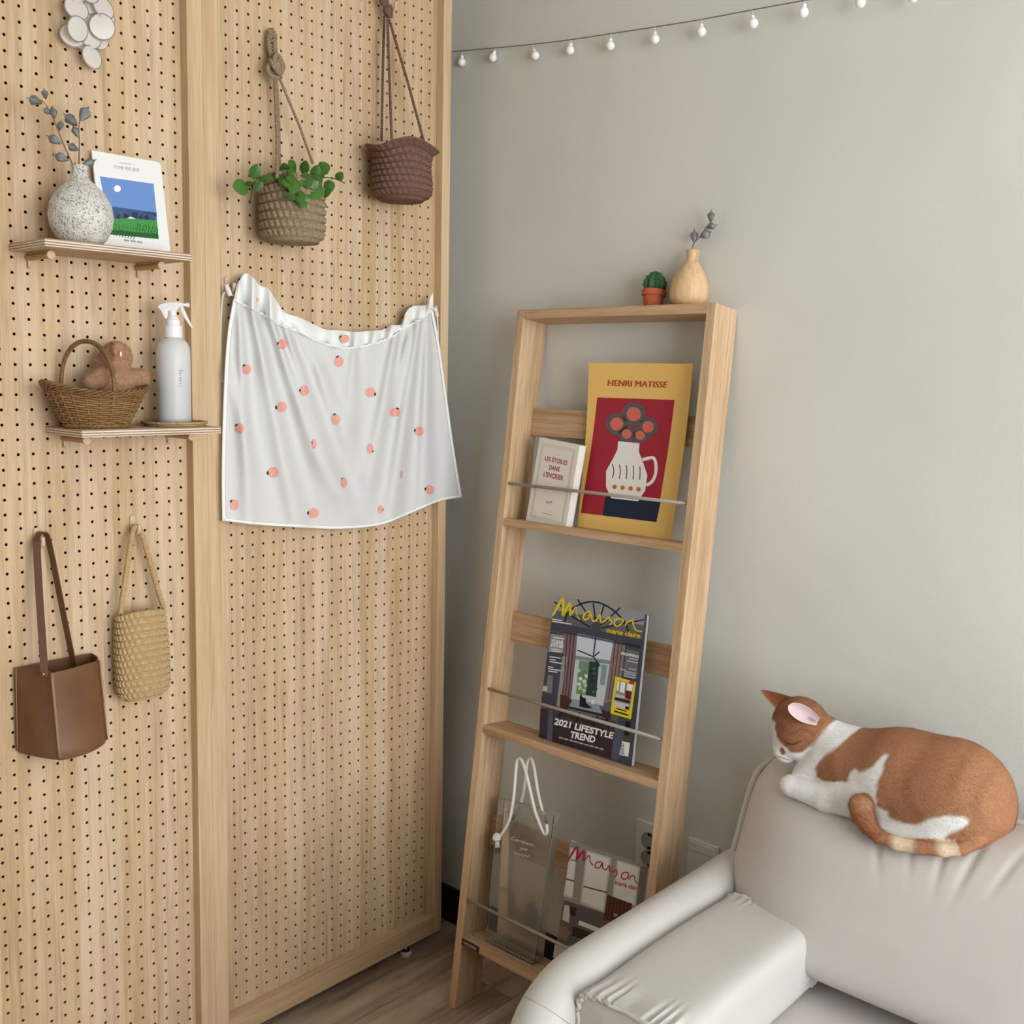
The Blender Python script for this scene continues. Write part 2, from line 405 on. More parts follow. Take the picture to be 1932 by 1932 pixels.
wf = MB().box((XL, YF-.2, 0), (WX0, YF, ZC)).box((WX1, YF-.2, 0), (XW, YF, ZC)).box((WX0, YF-.2, 0), (WX1, YF, WZ0)).box((WX0, YF-.2, WZ1), (WX1, YF, ZC))
struct('wall_front', wf, M_WALL)
struct('ceiling', MB().box((XL-.1, YF-.2, ZC), (XW+.1, YB+.1, ZC+.1)), M_CEIL)
M_WIN = plain('window_frame_white', (235, 235, 232), .4)
win = MB()
for x in (WX0, (WX0+WX1)/2-.03, WX1-.06): win.box((x, YF-.16, WZ0), (x+.06, YF-.1, WZ1))
for z in (WZ0, WZ1-.06): win.box((WX0, YF-.16, z), (WX1, YF-.1, z+.06))
struct('window_1', win, M_WIN)
struct('baseboard_right', MB().box((XW-.011, YF, 0), (XW, YB, .092)), M_BASE, bevel=.002)
struct('baseboard_back', MB().box((XL, YB-.011, 0), (XW-.011, YB, .092)), M_BASE, bevel=.002)
fl = struct('floor', MB().box((XL-.1, YF-.2, -.06), (XW+.1, YB+.1, -.012)), plain('screed', (90, 80, 70), .9))
def floor_mat():
    t = NT('floor_planks'); oi = t.add('ShaderNodeObjectInfo'); tc = t.add('ShaderNodeTexCoord')
    va = t.add('ShaderNodeVectorMath', operation='ADD'); cx = t.add('ShaderNodeCombineXYZ'); r = t.math('MULTIPLY', oi.outputs['Random'], 9.0)
    for i in range(3): t.l(r, cx.inputs[i])
    t.l(tc.outputs['Object'], va.inputs[0]); t.l(cx.outputs[0], va.inputs[1])
    mp = t.add('ShaderNodeMapping'); mp.inputs['Scale'].default_value = (.12, 1, 1); t.l(va.outputs[0], mp.inputs[0])
    w = t.noise(mp.outputs[0], 9, 2, .5); n1 = t.noise(mp.outputs[0], 70, 4, .65)
    wave = t.add('ShaderNodeTexWave', wave_type='RINGS', rings_direction='Y'); wave.inputs['Scale'].default_value = 5; wave.inputs['Distortion'].default_value = 7; wave.inputs['Detail'].default_value = 3; wave.inputs['Detail Scale'].default_value = 2.0
    t.l(mp.outputs[0], wave.inputs[0])
    f = t.math('ADD', t.math('MULTIPLY', n1, .45), t.math('ADD', t.math('MULTIPLY', w, .3), t.math('MULTIPLY', wave.outputs['Fac'], .25)))
    col = t.ramp(f, [(.3, lin((146, 122, 102))), (.52, lin((196, 172, 150))), (.75, lin((220, 198, 176)))])
    hs = t.add('ShaderNodeHueSaturation'); t.l(col, hs.inputs['Color']); t.l(t.math('ADD', t.math('MULTIPLY', oi.outputs['Random'], .16), .92), hs.inputs['Value'])
    t.l(hs.outputs[0], t.b.inputs['Base Color']); t.b.inputs['Roughness'].default_value = .42; t.b.inputs['Specular IOR Level'].default_value = .35
    return t.m
MF = floor_mat(); PWID, PLEN = .19, 1.2
plank = MB().box((0, 0, -.012), (PLEN-.0012, PWID-.0012, 0)).mesh('plank', bevel=.0008, bseg=1)
row = 0; y = YF-.04
while y < YB:
    x = XL-((row*.43) % 1.0)*PLEN
    while x < XW:
        o = link('plank', plank, MF, fl); o.location = (x, y, 0); x += PLEN
    y += PWID; row += 1

# ================================================================ pegboard units
M_PEG = wood('pegboard_ply', (216, 187, 151), (188, 156, 120), 'z', stave=.041, fine=75, contrast=1.2)
M_FRM = wood('frame_ply', (218, 189, 152), (196, 163, 126), 'z', fine=60)
M_FRX = wood('rail_ply', (213, 182, 145), (188, 153, 116), 'x', fine=60)
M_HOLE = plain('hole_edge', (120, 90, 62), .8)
FY = -.0225
def pegboard(x0, x1, z0, z1, hx, hz, parent):
    r, d, N = .0027, .004, 8
    hx, hz = np.array(hx), np.array(hz)
    bx = np.concatenate([[x0], (hx[1:]+hx[:-1])/2, [x1]]); bz = np.concatenate([[z0], (hz[1:]+hz[:-1])/2, [z1]])
    cs = [(math.cos(a), math.sin(a)) for a in [math.pi/4*k for k in range(N)]]
    V = np.zeros((len(hx), len(hz), 24, 3))
    XA, ZA = np.meshgrid(bx[:-1], bz[:-1], indexing='ij'); XB, ZB = np.meshgrid(bx[1:], bz[1:], indexing='ij'); CX, CZ = np.meshgrid(hx, hz, indexing='ij')
    for k, (c, s) in enumerate(cs):
        V[:, :, k, 0] = CX+r*c; V[:, :, k, 2] = CZ+r*s
        V[:, :, 16+k] = V[:, :, k]; V[:, :, 16+k, 1] = d
        V[:, :, 8+k, 0] = XB if c > .3 else (XA if c < -.3 else CX); V[:, :, 8+k, 2] = ZB if s > .3 else (ZA if s < -.3 else CZ)
    n = len(hx)*len(hz); base = (np.arange(n)*24)[:, None]
    F = []; MI = []
    for k in range(8):
        k2 = (k+1) % 8
        F.append(base+np.array([[k, k2, 8+k2, 8+k]])[:, ::-1]); MI.append(np.zeros(n, int))
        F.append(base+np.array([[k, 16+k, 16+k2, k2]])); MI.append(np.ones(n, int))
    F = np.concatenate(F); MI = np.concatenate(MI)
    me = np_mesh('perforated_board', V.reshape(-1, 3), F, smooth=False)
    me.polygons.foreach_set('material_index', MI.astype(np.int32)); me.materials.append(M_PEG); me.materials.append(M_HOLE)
    return link('perforated_board', me, None, parent)
ZT = 2.31
def unit(x0, x1, sl, sr, hx, hz, label):
    t = tag(empty('pegboard_cabinet', (x0, 0, 0)), label, 'pegboard'); o = (x0, 0, 0)
    def P(name, lo, hi, mat, bev=.0012):
        q = MB().box([a-b for a, b in zip(lo, o)], [a-b for a, b in zip(hi, o)]).build(name, mat, t, bevel=bev); return q
    b = pegboard(sl, sr, .0775-.0125, ZT-.03, hx, hz, t); b.location = (-x0, 0, 0)
    P('stile', (x0, FY, .033), (sl, .02, ZT), M_FRM); P('stile', (sr, FY, .033), (x1, .02, ZT), M_FRM)
    P('rail', (sl, FY, .033), (sr, .02, .079), M_FRX); P('rail', (sl, FY, ZT-.045), (sr, .02, ZT), M_FRX)
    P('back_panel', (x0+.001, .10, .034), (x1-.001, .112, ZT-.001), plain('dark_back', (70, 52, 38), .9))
    P('side_panel', (x0, .02, .033), (x0+.018, .10, ZT), M_FRM); P('side_panel', (x1-.018, .02, .033), (x1, .10, ZT), M_FRM)
    P('top_panel', (x0+.018, .02, ZT-.018), (x1-.018, .10, ZT), M_FRX); P('bottom_panel', (x0+.018, .02, .033), (x1-.018, .10, .051), M_FRX)
    for fx in (x0+.098, x1-.098):
        f = MB().lathe([(.0, 0), (.0135, 0), (.0145, .002), (.0145, .009), (.013, .011), (.004, .0115), (.004, .033), (0, .033)], 24).build('levelling_foot', [plain('foot_cream', (222, 205, 182), .5)], t, angle=.6)
        f.location = (fx-x0, -.001, 0)
        g = MB().lathe([(.0, 0), (.011, 0), (.011, .003), (0, .003)], 20).build('rubber_pad', plain('foot_dark', (40, 32, 28), .7), f); g.location = (0, 0, .011)
    return t
LX = [c*HS for c in range(-2, 13)]; LZ = [1.98-r*HS for r in range(76, -13, -1)]
RX = [.38346+c*HS for c in range(23)]; RZ = [2.0524-r*HS for r in range(79, -10, -1)]
unit(-.10, .345, -.0675, .3135, LX, LZ, 'narrow light wood pegboard cabinet with the two plywood shelves')
unit(.345, .98, .3765, .955, RX, RZ, 'wide light wood pegboard cabinet behind the white peach cloth')
# ================================================================ things on the pegboard
M_PLYX = None
def ply_mat():
    t = NT('plywood_edge'); tc = t.add('ShaderNodeTexCoord'); sx = t.add('ShaderNodeSeparateXYZ'); t.l(tc.outputs['Object'], sx.inputs[0])
    f = t.math('FRACT', t.math('DIVIDE', sx.outputs[2], .0042)); st = t.math('GREATER_THAN', f, .5)
    mp = t.add('ShaderNodeMapping'); mp.inputs['Scale'].default_value = (.06, 1, 1); t.l(tc.outputs['Object'], mp.inputs[0]); n = t.noise(mp.outputs[0], 180, 3)
    face = t.ramp(n, [(.35, lin((178, 145, 110))), (.65, lin((205, 174, 138)))])
    edge = t.mix(st, t.ramp(n, [(.3, lin((222, 205, 184))), (.7, lin((236, 222, 205)))]), t.ramp(n, [(.3, lin((134, 106, 84))), (.7, lin((164, 135, 110)))]))
    g = t.add('ShaderNodeNewGeometry'); sn = t.add('ShaderNodeSeparateXYZ'); t.l(g.outputs['Normal'], sn.inputs[0])
    up = t.math('GREATER_THAN', t.math('ABSOLUTE', sn.outputs[2]), .7)
    t.l(t.mix(up, edge, face), t.b.inputs['Base Color']); t.b.inputs['Roughness'].default_value = .55; return t.m
M_PLY = ply_mat(); M_HOOK = plain('beige_hook', (214, 186, 152), .45)
def shelf(x0, x1, zt, label):
    t = tag(empty('plywood_shelf', (x0, 0, zt-.0125)), label, 'shelf'); W = x1-x0
    MB().box((0, -.132, 0), (W, -.0008, .0125)).build('shelf_board', M_PLY, t, bevel=.0008, bseg=1)
    for px_ in (.030, W-.032):
        b = MB(); b.tube([(px_, -.0005, -.0075), (px_, -.085, -.0075)], .0055, 14)
        br = b.build('peg_bracket', M_PEGROD, t, angle=.6)
        MB().tube([(px_, -.082, -.0075), (px_, -.087, -.0075)], .0066, 14).build('end_cap', M_HOOK, br, angle=.6)
        MB().tube([(px_, -.003, -.001), (px_, -.004, -.012), (px_, -.0055, -.020), (px_, -.0045, -.0235), (px_, -.003, -.022)], .0022, 8).build('wall_clip', M_HOOK, br, smooth=True)
    return t
M_PEGROD = wood('peg_rod', (205, 168, 124), (172, 132, 92), 'y', fine=60)
shelf(-.004, .2515, 1.601, 'plywood shelf holding the speckled vase and picture card')
shelf(.047, .305, 1.301, 'plywood shelf holding the wicker basket and spray bottle')

# ---- hooks
def hook(x, z, label, out=.026, grp='beige pegboard hooks'):
    """z: plate top"""
    t = tag(empty('pegboard_hook', (x, 0, z-.032)), label, 'hook', grp)
    pl = [(.0055*math.cos(a)*1.0, -.0006, .026+.0055*math.sin(a)) for a in np.linspace(0, math.pi, 9)]+[(-.0055, -.0006, 0), (.0055, -.0006, 0)]
    MB().prism(pl, (0, -.0028, 0)).build('plate', M_HOOK, t, bevel=.0006, bseg=1)
    pts = [(0, -.002, .004), (0, -.007, .0015), (0, -out*.6, .000), (0, -out+.003, .003), (0, -out, .009), (0, -out, .0175)]
    MB().tube(spline(pts, 4), .0037, 10).build('prong', M_HOOK, t, smooth=True)
    return t
hook(.025, 1.130, 'beige hook behind the strap of the brown leather bag')
hook(.200, 1.136, 'beige hook carrying the beige crochet pouch')
hook(.5085, 2.036, 'beige hook at the top of the jute hanging planter')
hook(.8085, 2.200, 'beige hook at the knot of the brown crochet basket')
hook(.404, 1.582, 'beige hook at the left corner of the peach cloth')
hook(.936, 1.572, 'beige hook at the right corner of the peach cloth')

# ---- leather bucket bag
def leather():
    t = NT('brown_leather'); v = t.coord(); vo = t.add('ShaderNodeTexVoronoi'); vo.inputs['Scale'].default_value = 900; t.l(v, vo.inputs['Vector'])
    n = t.noise(v, 12, 3); t.l(t.ramp(n, [(.3, lin((108, 72, 45))), (.7, lin((126, 87, 57)))]), t.b.inputs['Base Color'])
    t.b.inputs['Roughness'].default_value = .42; t.bump(vo.outputs['Distance'], .15, .0004); return t.m
M_LEA = leather(); M_LEAD = plain('leather_strap', (98, 64, 42), .5, bump=.2, bscale=600); M_WELT = plain('leather_welt', (150, 108, 82), .5)
bagt = tag(empty('leather_bag', (.04, -.045, .745)), 'brown leather bucket bag hanging by its long strap', 'bag')
B0 = Vector((.04, -.045, .745))
def bag_sec(t):
    # four corners, bottom (t=0) rounder and wider
    top = [(-.020, -.010), (.008, -.083), (.099, -.062), (.113, -.008)]; bot = [(-.022, -.008), (.012, -.094), (.108, -.066), (.120, -.006)]
    return [Vector(a).lerp(Vector(b), 1-t) for a, b in zip(top, bot)]
def bag_ring(t, inset=0):
    c = bag_sec(t); out = []; cen = sum(c, Vector((0, 0)))/4
    for i in range(4):
        a, b = c[i], c[(i+1) % 4]; d = b-a; nrm = Vector((d.y, -d.x)).normalized()
        if nrm.dot((a+b)/2-cen) < 0: nrm = -nrm
        bulge = (.004 if i != 0 else -.007*(t))+(.010 if i == 1 else .003)*(1-t)**1.5
        for k in range(10):
            s = k/10; p = a.lerp(b, s)+nrm*(bulge*4*s*(1-s)); out.append(p if not inset else p+(cen-p).normalized()*inset)
    return out
def bag_z(i, t):
    # lower rim curves: corner rows lift a little at the back
    return .745+.15*t
mb = MB(); rows = [bag_ring(j/14) for j in range(15)]; inn = [bag_ring(j/14, .0022) for j in range(15)]
def shrink(r, k): c = sum(r, Vector((0, 0)))/len(r); return [c+(p-c)*k for p in r]
seq = [(shrink(rows[0], .0), -.003), (shrink(rows[0], .5), -.003), (shrink(rows[0], .86), -.0025), (shrink(rows[0], .96), 0)]+[(rows[j], .006+.144*j/14) for j in range(15)]+[(inn[14], .15)]+[(inn[j], .006+.144*j/14) for j in range(13, -1, -1)]
n = 40; V = [Vector((p.x, p.y, .745+z))-B0 for r_, z in seq for p in r_]
F = [(j*n+i, j*n+(i+1) % n, (j+1)*n+(i+1) % n, (j+1)*n+i) for j in range(len(seq)-1) for i in range(n)]
MB().add(V, F).build('body', M_LEA, bagt, weld=True, angle=.7)
for ci in (0, 1, 2):
    pts = [Vector((bag_sec(t)[ci].x, bag_sec(t)[ci].y, .751+.144*t))-B0 for t in np.linspace(0, 1.0, 10)]
    o = Vector(((-.001, -.001, 0), (-.0006, -.0012, 0), (.0008, -.0012, 0))[ci])
    MB().tube([p+o for p in pts], .0026 if ci == 1 else .0015, 8, flat=(1, .6, (1, 0, 0))).build('seam_welt', M_WELT if ci == 1 else M_LEA, bagt, smooth=True)
    MB().tube([p+o*2.2+Vector((.0016, 0, 0)) for p in pts], .0004, 5).build('stitching', plain('stitch', (176, 138, 110), .7), bagt)
def ribbon(mb, pts, w, th, side):
    P = [Vector(p) for p in pts]
    for i in range(len(P)):
        pass
    V = []; F = []
    for i, p in enumerate(P):
        T = (P[min(i+1, len(P)-1)]-P[max(i-1, 0)]).normalized(); sd = side[i] if isinstance(side, list) else side
        s = (Vector(sd)-T*T.dot(Vector(sd))).normalized(); nn = T.cross(s)
        V += [p+s*w/2+nn*th/2, p-s*w/2+nn*th/2, p-s*w/2-nn*th/2, p+s*w/2-nn*th/2]
    for i in range(len(P)-1):
        for k in range(4): F.append((i*4+k, i*4+(k+1) % 4, i*4+4+(k+1) % 4, i*4+4+k))
    F += [(0, 1, 2, 3), tuple(len(V)-4+k for k in (3, 2, 1, 0))]
    return mb.add(V, F)
sp = spline([wY(84, 1276, -.078), wY(82, 1240, -.07), wY(74, 1120, -.04), wY(69.5, 1030, -.024), wY(72, 1010, -.0205), wY(80, 1004, -.018), wY(88, 1010, -.018), wY(96, 1040, -.02), wY(112, 1120, -.022), wY(129, 1205, -.025), wY(139, 1252, -.026), wY(141, 1268, -.026)], 6)
sd = [Vector((.8, -.6, 0)).lerp(Vector((.75, .65, 0)), i/(len(sp)-1)) for i in range(len(sp))]
mb = MB(); ribbon(mb, [p-B0 for p in sp],   .0118, .0022, [Vector((.8, -.55, 0)) if i < 20 else Vector((.35, -.9, 0)) for i in range(len(sp))]); mb.build('strap', M_LEAD, bagt, smooth=False)
MB().ell(wY(82.5, 1272, -.082)-B0, .0028, 12, 8).build('rivet', plain('brass', (198, 170, 130), .35, 1), bagt, smooth=True)

# ---- crochet vessels
def yarn(name, c1, c2, rough=.9):
    t = NT(name); v = t.coord(); n = t.noise(v, 260, 4, .7); n2 = t.noise(v, 1400, 2, .6)
    n = t.math('ADD', t.math('MULTIPLY', n, .5), t.math('MULTIPLY', t.noise(v, 700, 3, .7), .5)); t.l(t.ramp(n, [(.34, lin(c2)), (.6, lin(c1))]), t.b.inputs['Base Color']); t.b.inputs['Roughness'].default_value = rough; t.b.inputs['Specular IOR Level'].default_value = .1
    t.bump(n2, .5, .0006); return t.m
def crochet(rx, ry, h, rows, st, prof, rim=lambda a: 0, sup=2.0, amp=.0022, bottom=True, wall=.005):
    amp *= 1.7
    """crocheted tube: rows of stitches in real relief; returns MB in local coordinates, base at z=0"""
    per = 10; nu = st*8; nv = rows*per; A = np.arange(nu)/nu*2*math.pi
    ca, sa = np.cos(A), np.sin(A); e = 2/sup; bx = np.sign(ca)*np.abs(ca)**e; by = np.sign(sa)*np.abs(sa)**e
    V = []; ring = []
    def ringat(t, off, sc, inner=False):
        rimz = np.array([rim(a) for a in A])*t**2.2
        k = prof(t)
        if isinstance(k, tuple): k = k[0]
        x = (rx*k*sc+off)*bx; y = (ry*k*sc+off)*by; return np.stack([x, y, np.full(nu, h*t)+rimz], 1)
    rings = []
    if bottom:
        for j in range(0, 30):
            s = j/30; fr = (s*7) % 1; off = amp*.8*abs(math.sin(math.pi*fr))**.6
            rr = ringat(0, 0, .03+.97*s); rr[:, 2] += .004*(1-s**3)*0+(-off)-.003*math.sqrt(max(0, 1-s**4))
            rings.append(rr)
    for j in range(nv+1):
        t = j/nv; r_ = t*rows; fr = r_ % 1; row = int(r_)
        ph = A/(2*math.pi)*st+.5*(row % 2)+.35*(fr-.5)
        stb = np.abs(np.sin(math.pi*ph))**.7
        gr = min(1, min(fr, 1-fr)/.2); off = amp*((-.30+1.30*gr**.8)*(.42+.70*stb**1.3)+.30*math.exp(-((fr-.80)/.10)**2))
        rings.append(ringat(t, off, 1))
    for j in range(6):
        t = 1-j*.05; rings.append(ringat(t, -wall, 1))
    V = np.concatenate(rings); n = len(rings)
    F = [(j*nu+i, j*nu+(i+1) % nu, (j+1)*nu+(i+1) % nu, (j+1)*nu+i) for j in range(n-1) for i in range(nu)]
    if bottom: F.append(tuple(range(nu-1, -1, -1)))
    m_ = MB(); m_.add(V.tolist(), F); return m_
def place_mb(mb, M):
    mb.v = [tuple(M @ Vector(p)) for p in mb.v]; return mb
def twisted(mb, pts, r, strands=2, turns_per=.012, seg=6, k=.55):
    """rope of twisted strands along a path"""
    P = [Vector(p) for p in pts]; L = [0]
    for a, b in zip(P, P[1:]): L.append(L[-1]+(b-a).length)
    n = max(12, int(L[-1]/turns_per*8)); D = np.linspace(0, L[-1], n); Q = []
    for d in D:
        i = min(max(int(np.searchsorted(L, d))-1, 0), len(P)-2); t = (d-L[i])/max(L[i+1]-L[i], 1e-9); Q.append(P[i].lerp(P[i+1], t))
    u = None
    for s in range(strands):
        C = []
        for i, q in enumerate(Q):
            T = (Q[min(i+1, n-1)]-Q[max(i-1, 0)]).normalized(); u = (Vector((0, -1, 0))-T*T.dot(Vector((0, -1, 0)))).normalized(); w = T.cross(u)
            a = 2*math.pi*(D[i]/turns_per+s/strands); C.append(q+(u*math.cos(a)+w*math.sin(a))*r*k)
        mb.tube(C, r*(1-k*.45), seg)
    return mb
# beige crochet pouch
M_BEI = yarn('beige_yarn', (206, 176, 132), (170, 138, 96))
cp = tag(empty('crochet_pouch', (.197, -.034, .806)), 'beige crochet drawstring-shaped pouch hanging from a plaited handle', 'bag')
cp['label'] = 'beige crochet pouch hanging by its plaited handle beside the leather bag'
def pouch_prof(t): return .80+.22*min(1, t/.12)**.5 if t < .12 else 1.02-.10*max(0, (t-.55)/.45)
body = crochet(.0445, .021, .158, 13, 26, pouch_prof, rim=lambda a: .004*math.sin(a)*-1-.003*math.cos(a)**2, sup=2.6, amp=.0026)
o = body.build('body', M_BEI, cp, smooth=True); o.rotation_euler = (0, R(-1.0), R(-8))
C0 = Vector((.197, -.034, .806))
hp = spline([wY(227, 1158, -.034), wY(232, 1120, -.032), wY(241, 1060, -.028), wY(250, 1005, -.024), wY(258, 993, -.021), wY(266, 1003, -.022), wY(283, 1060, -.026), wY(297, 1110, -.03), wY(309, 1147, -.032)], 5)
mb = MB(); twisted(mb, [p-C0 for p in hp], .0040, 3, .016, 6, .6); mb.build('plaited_handle', M_BEI, cp, smooth=True)

# jute planter with plant
M_JUT = yarn('jute_yarn', (172, 150, 124), (116, 96, 76)); M_BRO = yarn('brown_yarn', (136, 104, 92), (94, 69, 61))
pc = wY(552, 440, -.072); PZ = 1.655
pl = tag(empty('hanging_planter', (pc.x, pc.y, PZ)), 'grey-brown jute crochet planter hanging from a knotted rope', 'planter')
PO = Vector((pc.x, pc.y, PZ))
def jrim(a):   # higher where the ropes pull, sagging between
    return .012*math.exp(-((a-3.9)/.5)**2)-.012*math.exp(-((a-5.2)/.8)**2)+.004*math.exp(-((a-1)/.6)**2)
crochet(.0560, .0560, .112, 7, 30, lambda t: (.93+.07*min(1, t/.15))*(1+.02*math.sin(3*t)), rim=jrim, amp=.003, sup=2.15).build('basket_body', M_JUT, pl, smooth=True)
kn = wY(517, 126, -.03)-PO
ropes = [[(523, 335, -.115), (523, 250, -.075), (518, 135, -.034)], [(527, 322, -.02), (526, 240, -.024), (520, 130, -.03)], [(590, 308, -.055), (566, 240, -.045), (520, 130, -.034)]]
for rp in ropes:
    mb = MB(); twisted(mb, [wY(*p)-PO for p in rp], .0030 if rp is not ropes[2] else .0024, 2, .012, 6, .5); mb.build('rope', M_JUT, pl, smooth=True)
mb = MB()
for k, (a, b, rr) in enumerate([(0, 0, .0150), (.005, .008, .0135), (-.004, -.009, .0135), (.003, .001, .0125)]):
    cc = kn+Vector((a, -.006, b)); Mx = Matrix.Rotation(.5+.9*k, 3, 'Y') @ Matrix.Rotation(.9+.35*k, 3, 'X')
    mb.tube([cc+Mx @ Vector((rr*math.cos(t), rr*math.sin(t), .002*math.sin(2*t))) for t in np.linspace(0, 2*math.pi, 20)[:-1]], .0047, 8, closed=True)
mb.ell(kn+Vector((0, -.005, 0)), (.011, .009, .014)); mb.build('knot', M_JUT, pl, smooth=True)
lp = [(514, 112, -.028), (508, 90, -.02), (507, 68, -.014), (512, 57, -.013), (518, 66, -.018), (518, 92, -.024), (519, 112, -.028)]
mb = MB(); twisted(mb, [p-PO for p in spline([wY(*p) for p in lp], 5)], .0042, 2, .012, 6, .5)
for k in range(4): mb.ell(wY(509+(k % 2)*5, 60+k*6, -.017)-PO, (.0055, .005, .0045))
mb.build('hanging_loop', M_JUT, pl, smooth=True)
# plant: each large leaf its own piece
plt = tag(empty('trailing_plant', (pc.x, pc.y, PZ+.09)), 'trailing green plant with round leaves spilling from the jute planter', 'plant'); TO = Vector((pc.x, pc.y, PZ+.09))
def leafmesh(name, L, W, fold=.18, droop=.15, tip=1.6):
    nu, nv = 5, 9; V = []
    for j in range(nv):
        t = j/(nv-1); w = W/2*(math.sin(math.pi*min(1, t**.75))**.62)*(1 if t < .9 else 1)
        if j == 0: w = W*.06
        if j == nv-1: w = W*.015
        for i in range(nu):
            s = i/(nu-1)*2-1; V.append((s*w, -(fold*abs(s)*w)+droop*L*(t**2)*-.0, L*t))
            x, y_, z = V[-1]; V[-1] = (x, y_-droop*L*t*t, z)
    F = [(j*nu+i, j*nu+i+1, (j+1)*nu+i+1, (j+1)*nu+i) for j in range(nv-1) for i in range(nu-1)]
    me = MB().add(V, F).mesh(name, smooth=True); return me
def leafmat(name, c1, c2):
    t = NT(name); v = t.coord(); n = t.noise(v, 60, 2); oi = t.add('ShaderNodeObjectInfo')
    c = t.ramp(n, [(.3, lin(c1)), (.7, lin(c2))]); hs = t.add('ShaderNodeHueSaturation'); t.l(c, hs.inputs['Color']); t.l(t.math('ADD', t.math('MULTIPLY', oi.outputs['Random'], .5), .75), hs.inputs['Value'])
    t.l(hs.outputs[0], t.b.inputs['Base Color']); t.b.inputs['Roughness'].default_value = .38
    t.b.inputs['Transmission Weight'].default_value = 0; t.b.inputs['Subsurface Weight'].default_value = .08; t.b.inputs['Subsurface Radius'].default_value = (.002, .003, .001); return t.m
M_LEAF = leafmat('leaf_green', (50, 92, 26), (76, 120, 42)); M_STEM = plain('stem_dark', (62, 66, 34), .6)
LM = leafmesh('leaf', 1, .82); LM.materials.append(M_LEAF)
# base pixel -> tip pixel, depth, facing tilt
LS = 1/8.782
leaves = [((330, 420), (385, 210), -.085), ((250, 545), (68, 540), -.09), ((460, 380), (545, 450), -.10), ((345, 600), (470, 500), -.105), ((300, 560), (265, 490), -.09),
 ((890, 390), (845, 205), -.10), ((1040, 280), (960, 150), -.09), ((1150, 330), (1190, 150), -.115), ((1060, 330), (960, 330), -.125), ((1000, 430), (1000, 610), -.136),
 ((1180, 310), (1240, 520), -.135), ((1330, 410), (1390, 225), -.115), ((1500, 400), (1440, 320), -.11), ((1560, 340), (1470, 190), -.10), ((1720, 440), (1790, 330), -.10), ((1580, 430), (1600, 590), -.105),
 ((1440, 500), (1330, 680), -.136), ((1530, 540), (1520, 680), -.12), ((860, 690), (1000, 740), -.14), ((1060, 600), (1120, 780), -.142), ((1110, 690), (1180, 860), -.143), ((1090, 760), (1250, 740), -.143),
 ((860, 400), (900, 520), -.13), ((1090, 390), (1120, 500), -.13), ((1300, 470), (1440, 450), -.12), ((1060, 400), (940, 400), -.13), ((690, 310), (615, 385), -.10), ((1390, 330), (1330, 500), -.125), ((940, 340), (830, 470), -.12), ((1250, 560), (1390, 480), -.135)]
for a, b, d in leaves:
    A_ = wY(440+a[0]*LS, 290+a[1]*LS, d+.006); B_ = wY(440+b[0]*LS, 290+b[1]*LS, d-.006); dv = B_-A_; L = max(dv.length, .014)*1.18
    q = dv.to_track_quat('Z', 'Y').to_matrix(); zax = dv.normalized(); view = (Vector(CAMP)-A_).normalized()
    nrm = (view+Vector((random.uniform(-.35, .35), random.uniform(-.2, .3), random.uniform(-.1, .45)))); nrm = (nrm-zax*zax.dot(nrm)).normalized()
    xax = nrm.cross(zax).normalized()*-1
    Mx = Matrix(((xax.x, nrm.x, zax.x, 0), (xax.y, nrm.y, zax.y, 0), (xax.z, nrm.z, zax.z, 0), (0, 0, 0, 1)))
    o = link('leaf', LM, None, plt); wd = max(L*1.05, .017) if L < .022 else max(.021, L*.95)
    o.matrix_local = Matrix.Translation(A_-TO) @ Mx @ Matrix.Diagonal((wd, L, L, 1))
for st in [[(620, 400, -.08), (450, 400, -.09), (340, 480, -.09), (310, 620, -.09), (290, 740, -.088), (255, 800, -.088)], [(1300, 450, -.10), (1430, 410, -.11), (1560, 395, -.105), (1730, 430, -.10), (1850, 490, -.10)], [(1430, 420, -.11), (1490, 600, -.115), (1500, 780, -.115), (1570, 900, -.112)], [(1020, 500, -.12), (1050, 620, -.138), (1110, 760, -.142)], [(690, 310, -.1), (640, 360, -.1)]]:
    mb = MB(); mb.tube([p-TO for p in spline([wY(440+x*LS, 290+y*LS, d) for x, y, d in st], 5)], .0011, 6); mb.build('stem', M_STEM, plt, smooth=True)
mb = MB(); mb.ell((0, 0, -.016), (.055, .055, .012), 24, 8); mb.build('potting_soil', plain('soil', (46, 36, 28), .95, bump=.6, bscale=300), plt, smooth=True)

# brown crochet basket
bc = wY(758, 378, -.083); bt = tag(empty('hanging_planter', (bc.x, bc.y, 1.768)), 'empty brown crochet basket hanging on three thin cords', 'planter'); BO = Vector((bc.x, bc.y, 1.768))
def bprof(t): return (.80+.20*min(1, t/.12)**.6)*(1-.05*math.exp(-((t-.62)/.2)**2))*(1+.28*max(0, (t-.86)/.14)**1.4)
def brim(a): return .010*math.exp(-((a-4.25)/.45)**2)+.012*math.exp(-((a-2.0)/.5)**2)+.006*math.exp(-((a-.1)/.4)**2)-.006*math.exp(-((a-3.3)/.35)**2)-.004*math.exp(-((a-5.4)/.4)**2)
crochet(.0605, .0605, .104, 8, 30, bprof, rim=brim, amp=.0026).build('basket_body', M_BRO, bt, smooth=True)
for rp in ([(720, 266, -.02), (722, 150, -.02), (725, 30, -.024)], [(739, 263, -.128), (735, 150, -.07), (731, 30, -.03)], [(803, 279, -.06), (768, 150, -.045), (734, 36, -.03)]):
    mb = MB(); twisted(mb, [wY(*p)-BO for p in rp], .0026, 2, .012, 6, .5); mb.build('cord', M_BRO, bt, smooth=True)
kb = wY(730, 20, -.03)-BO; mb = MB()
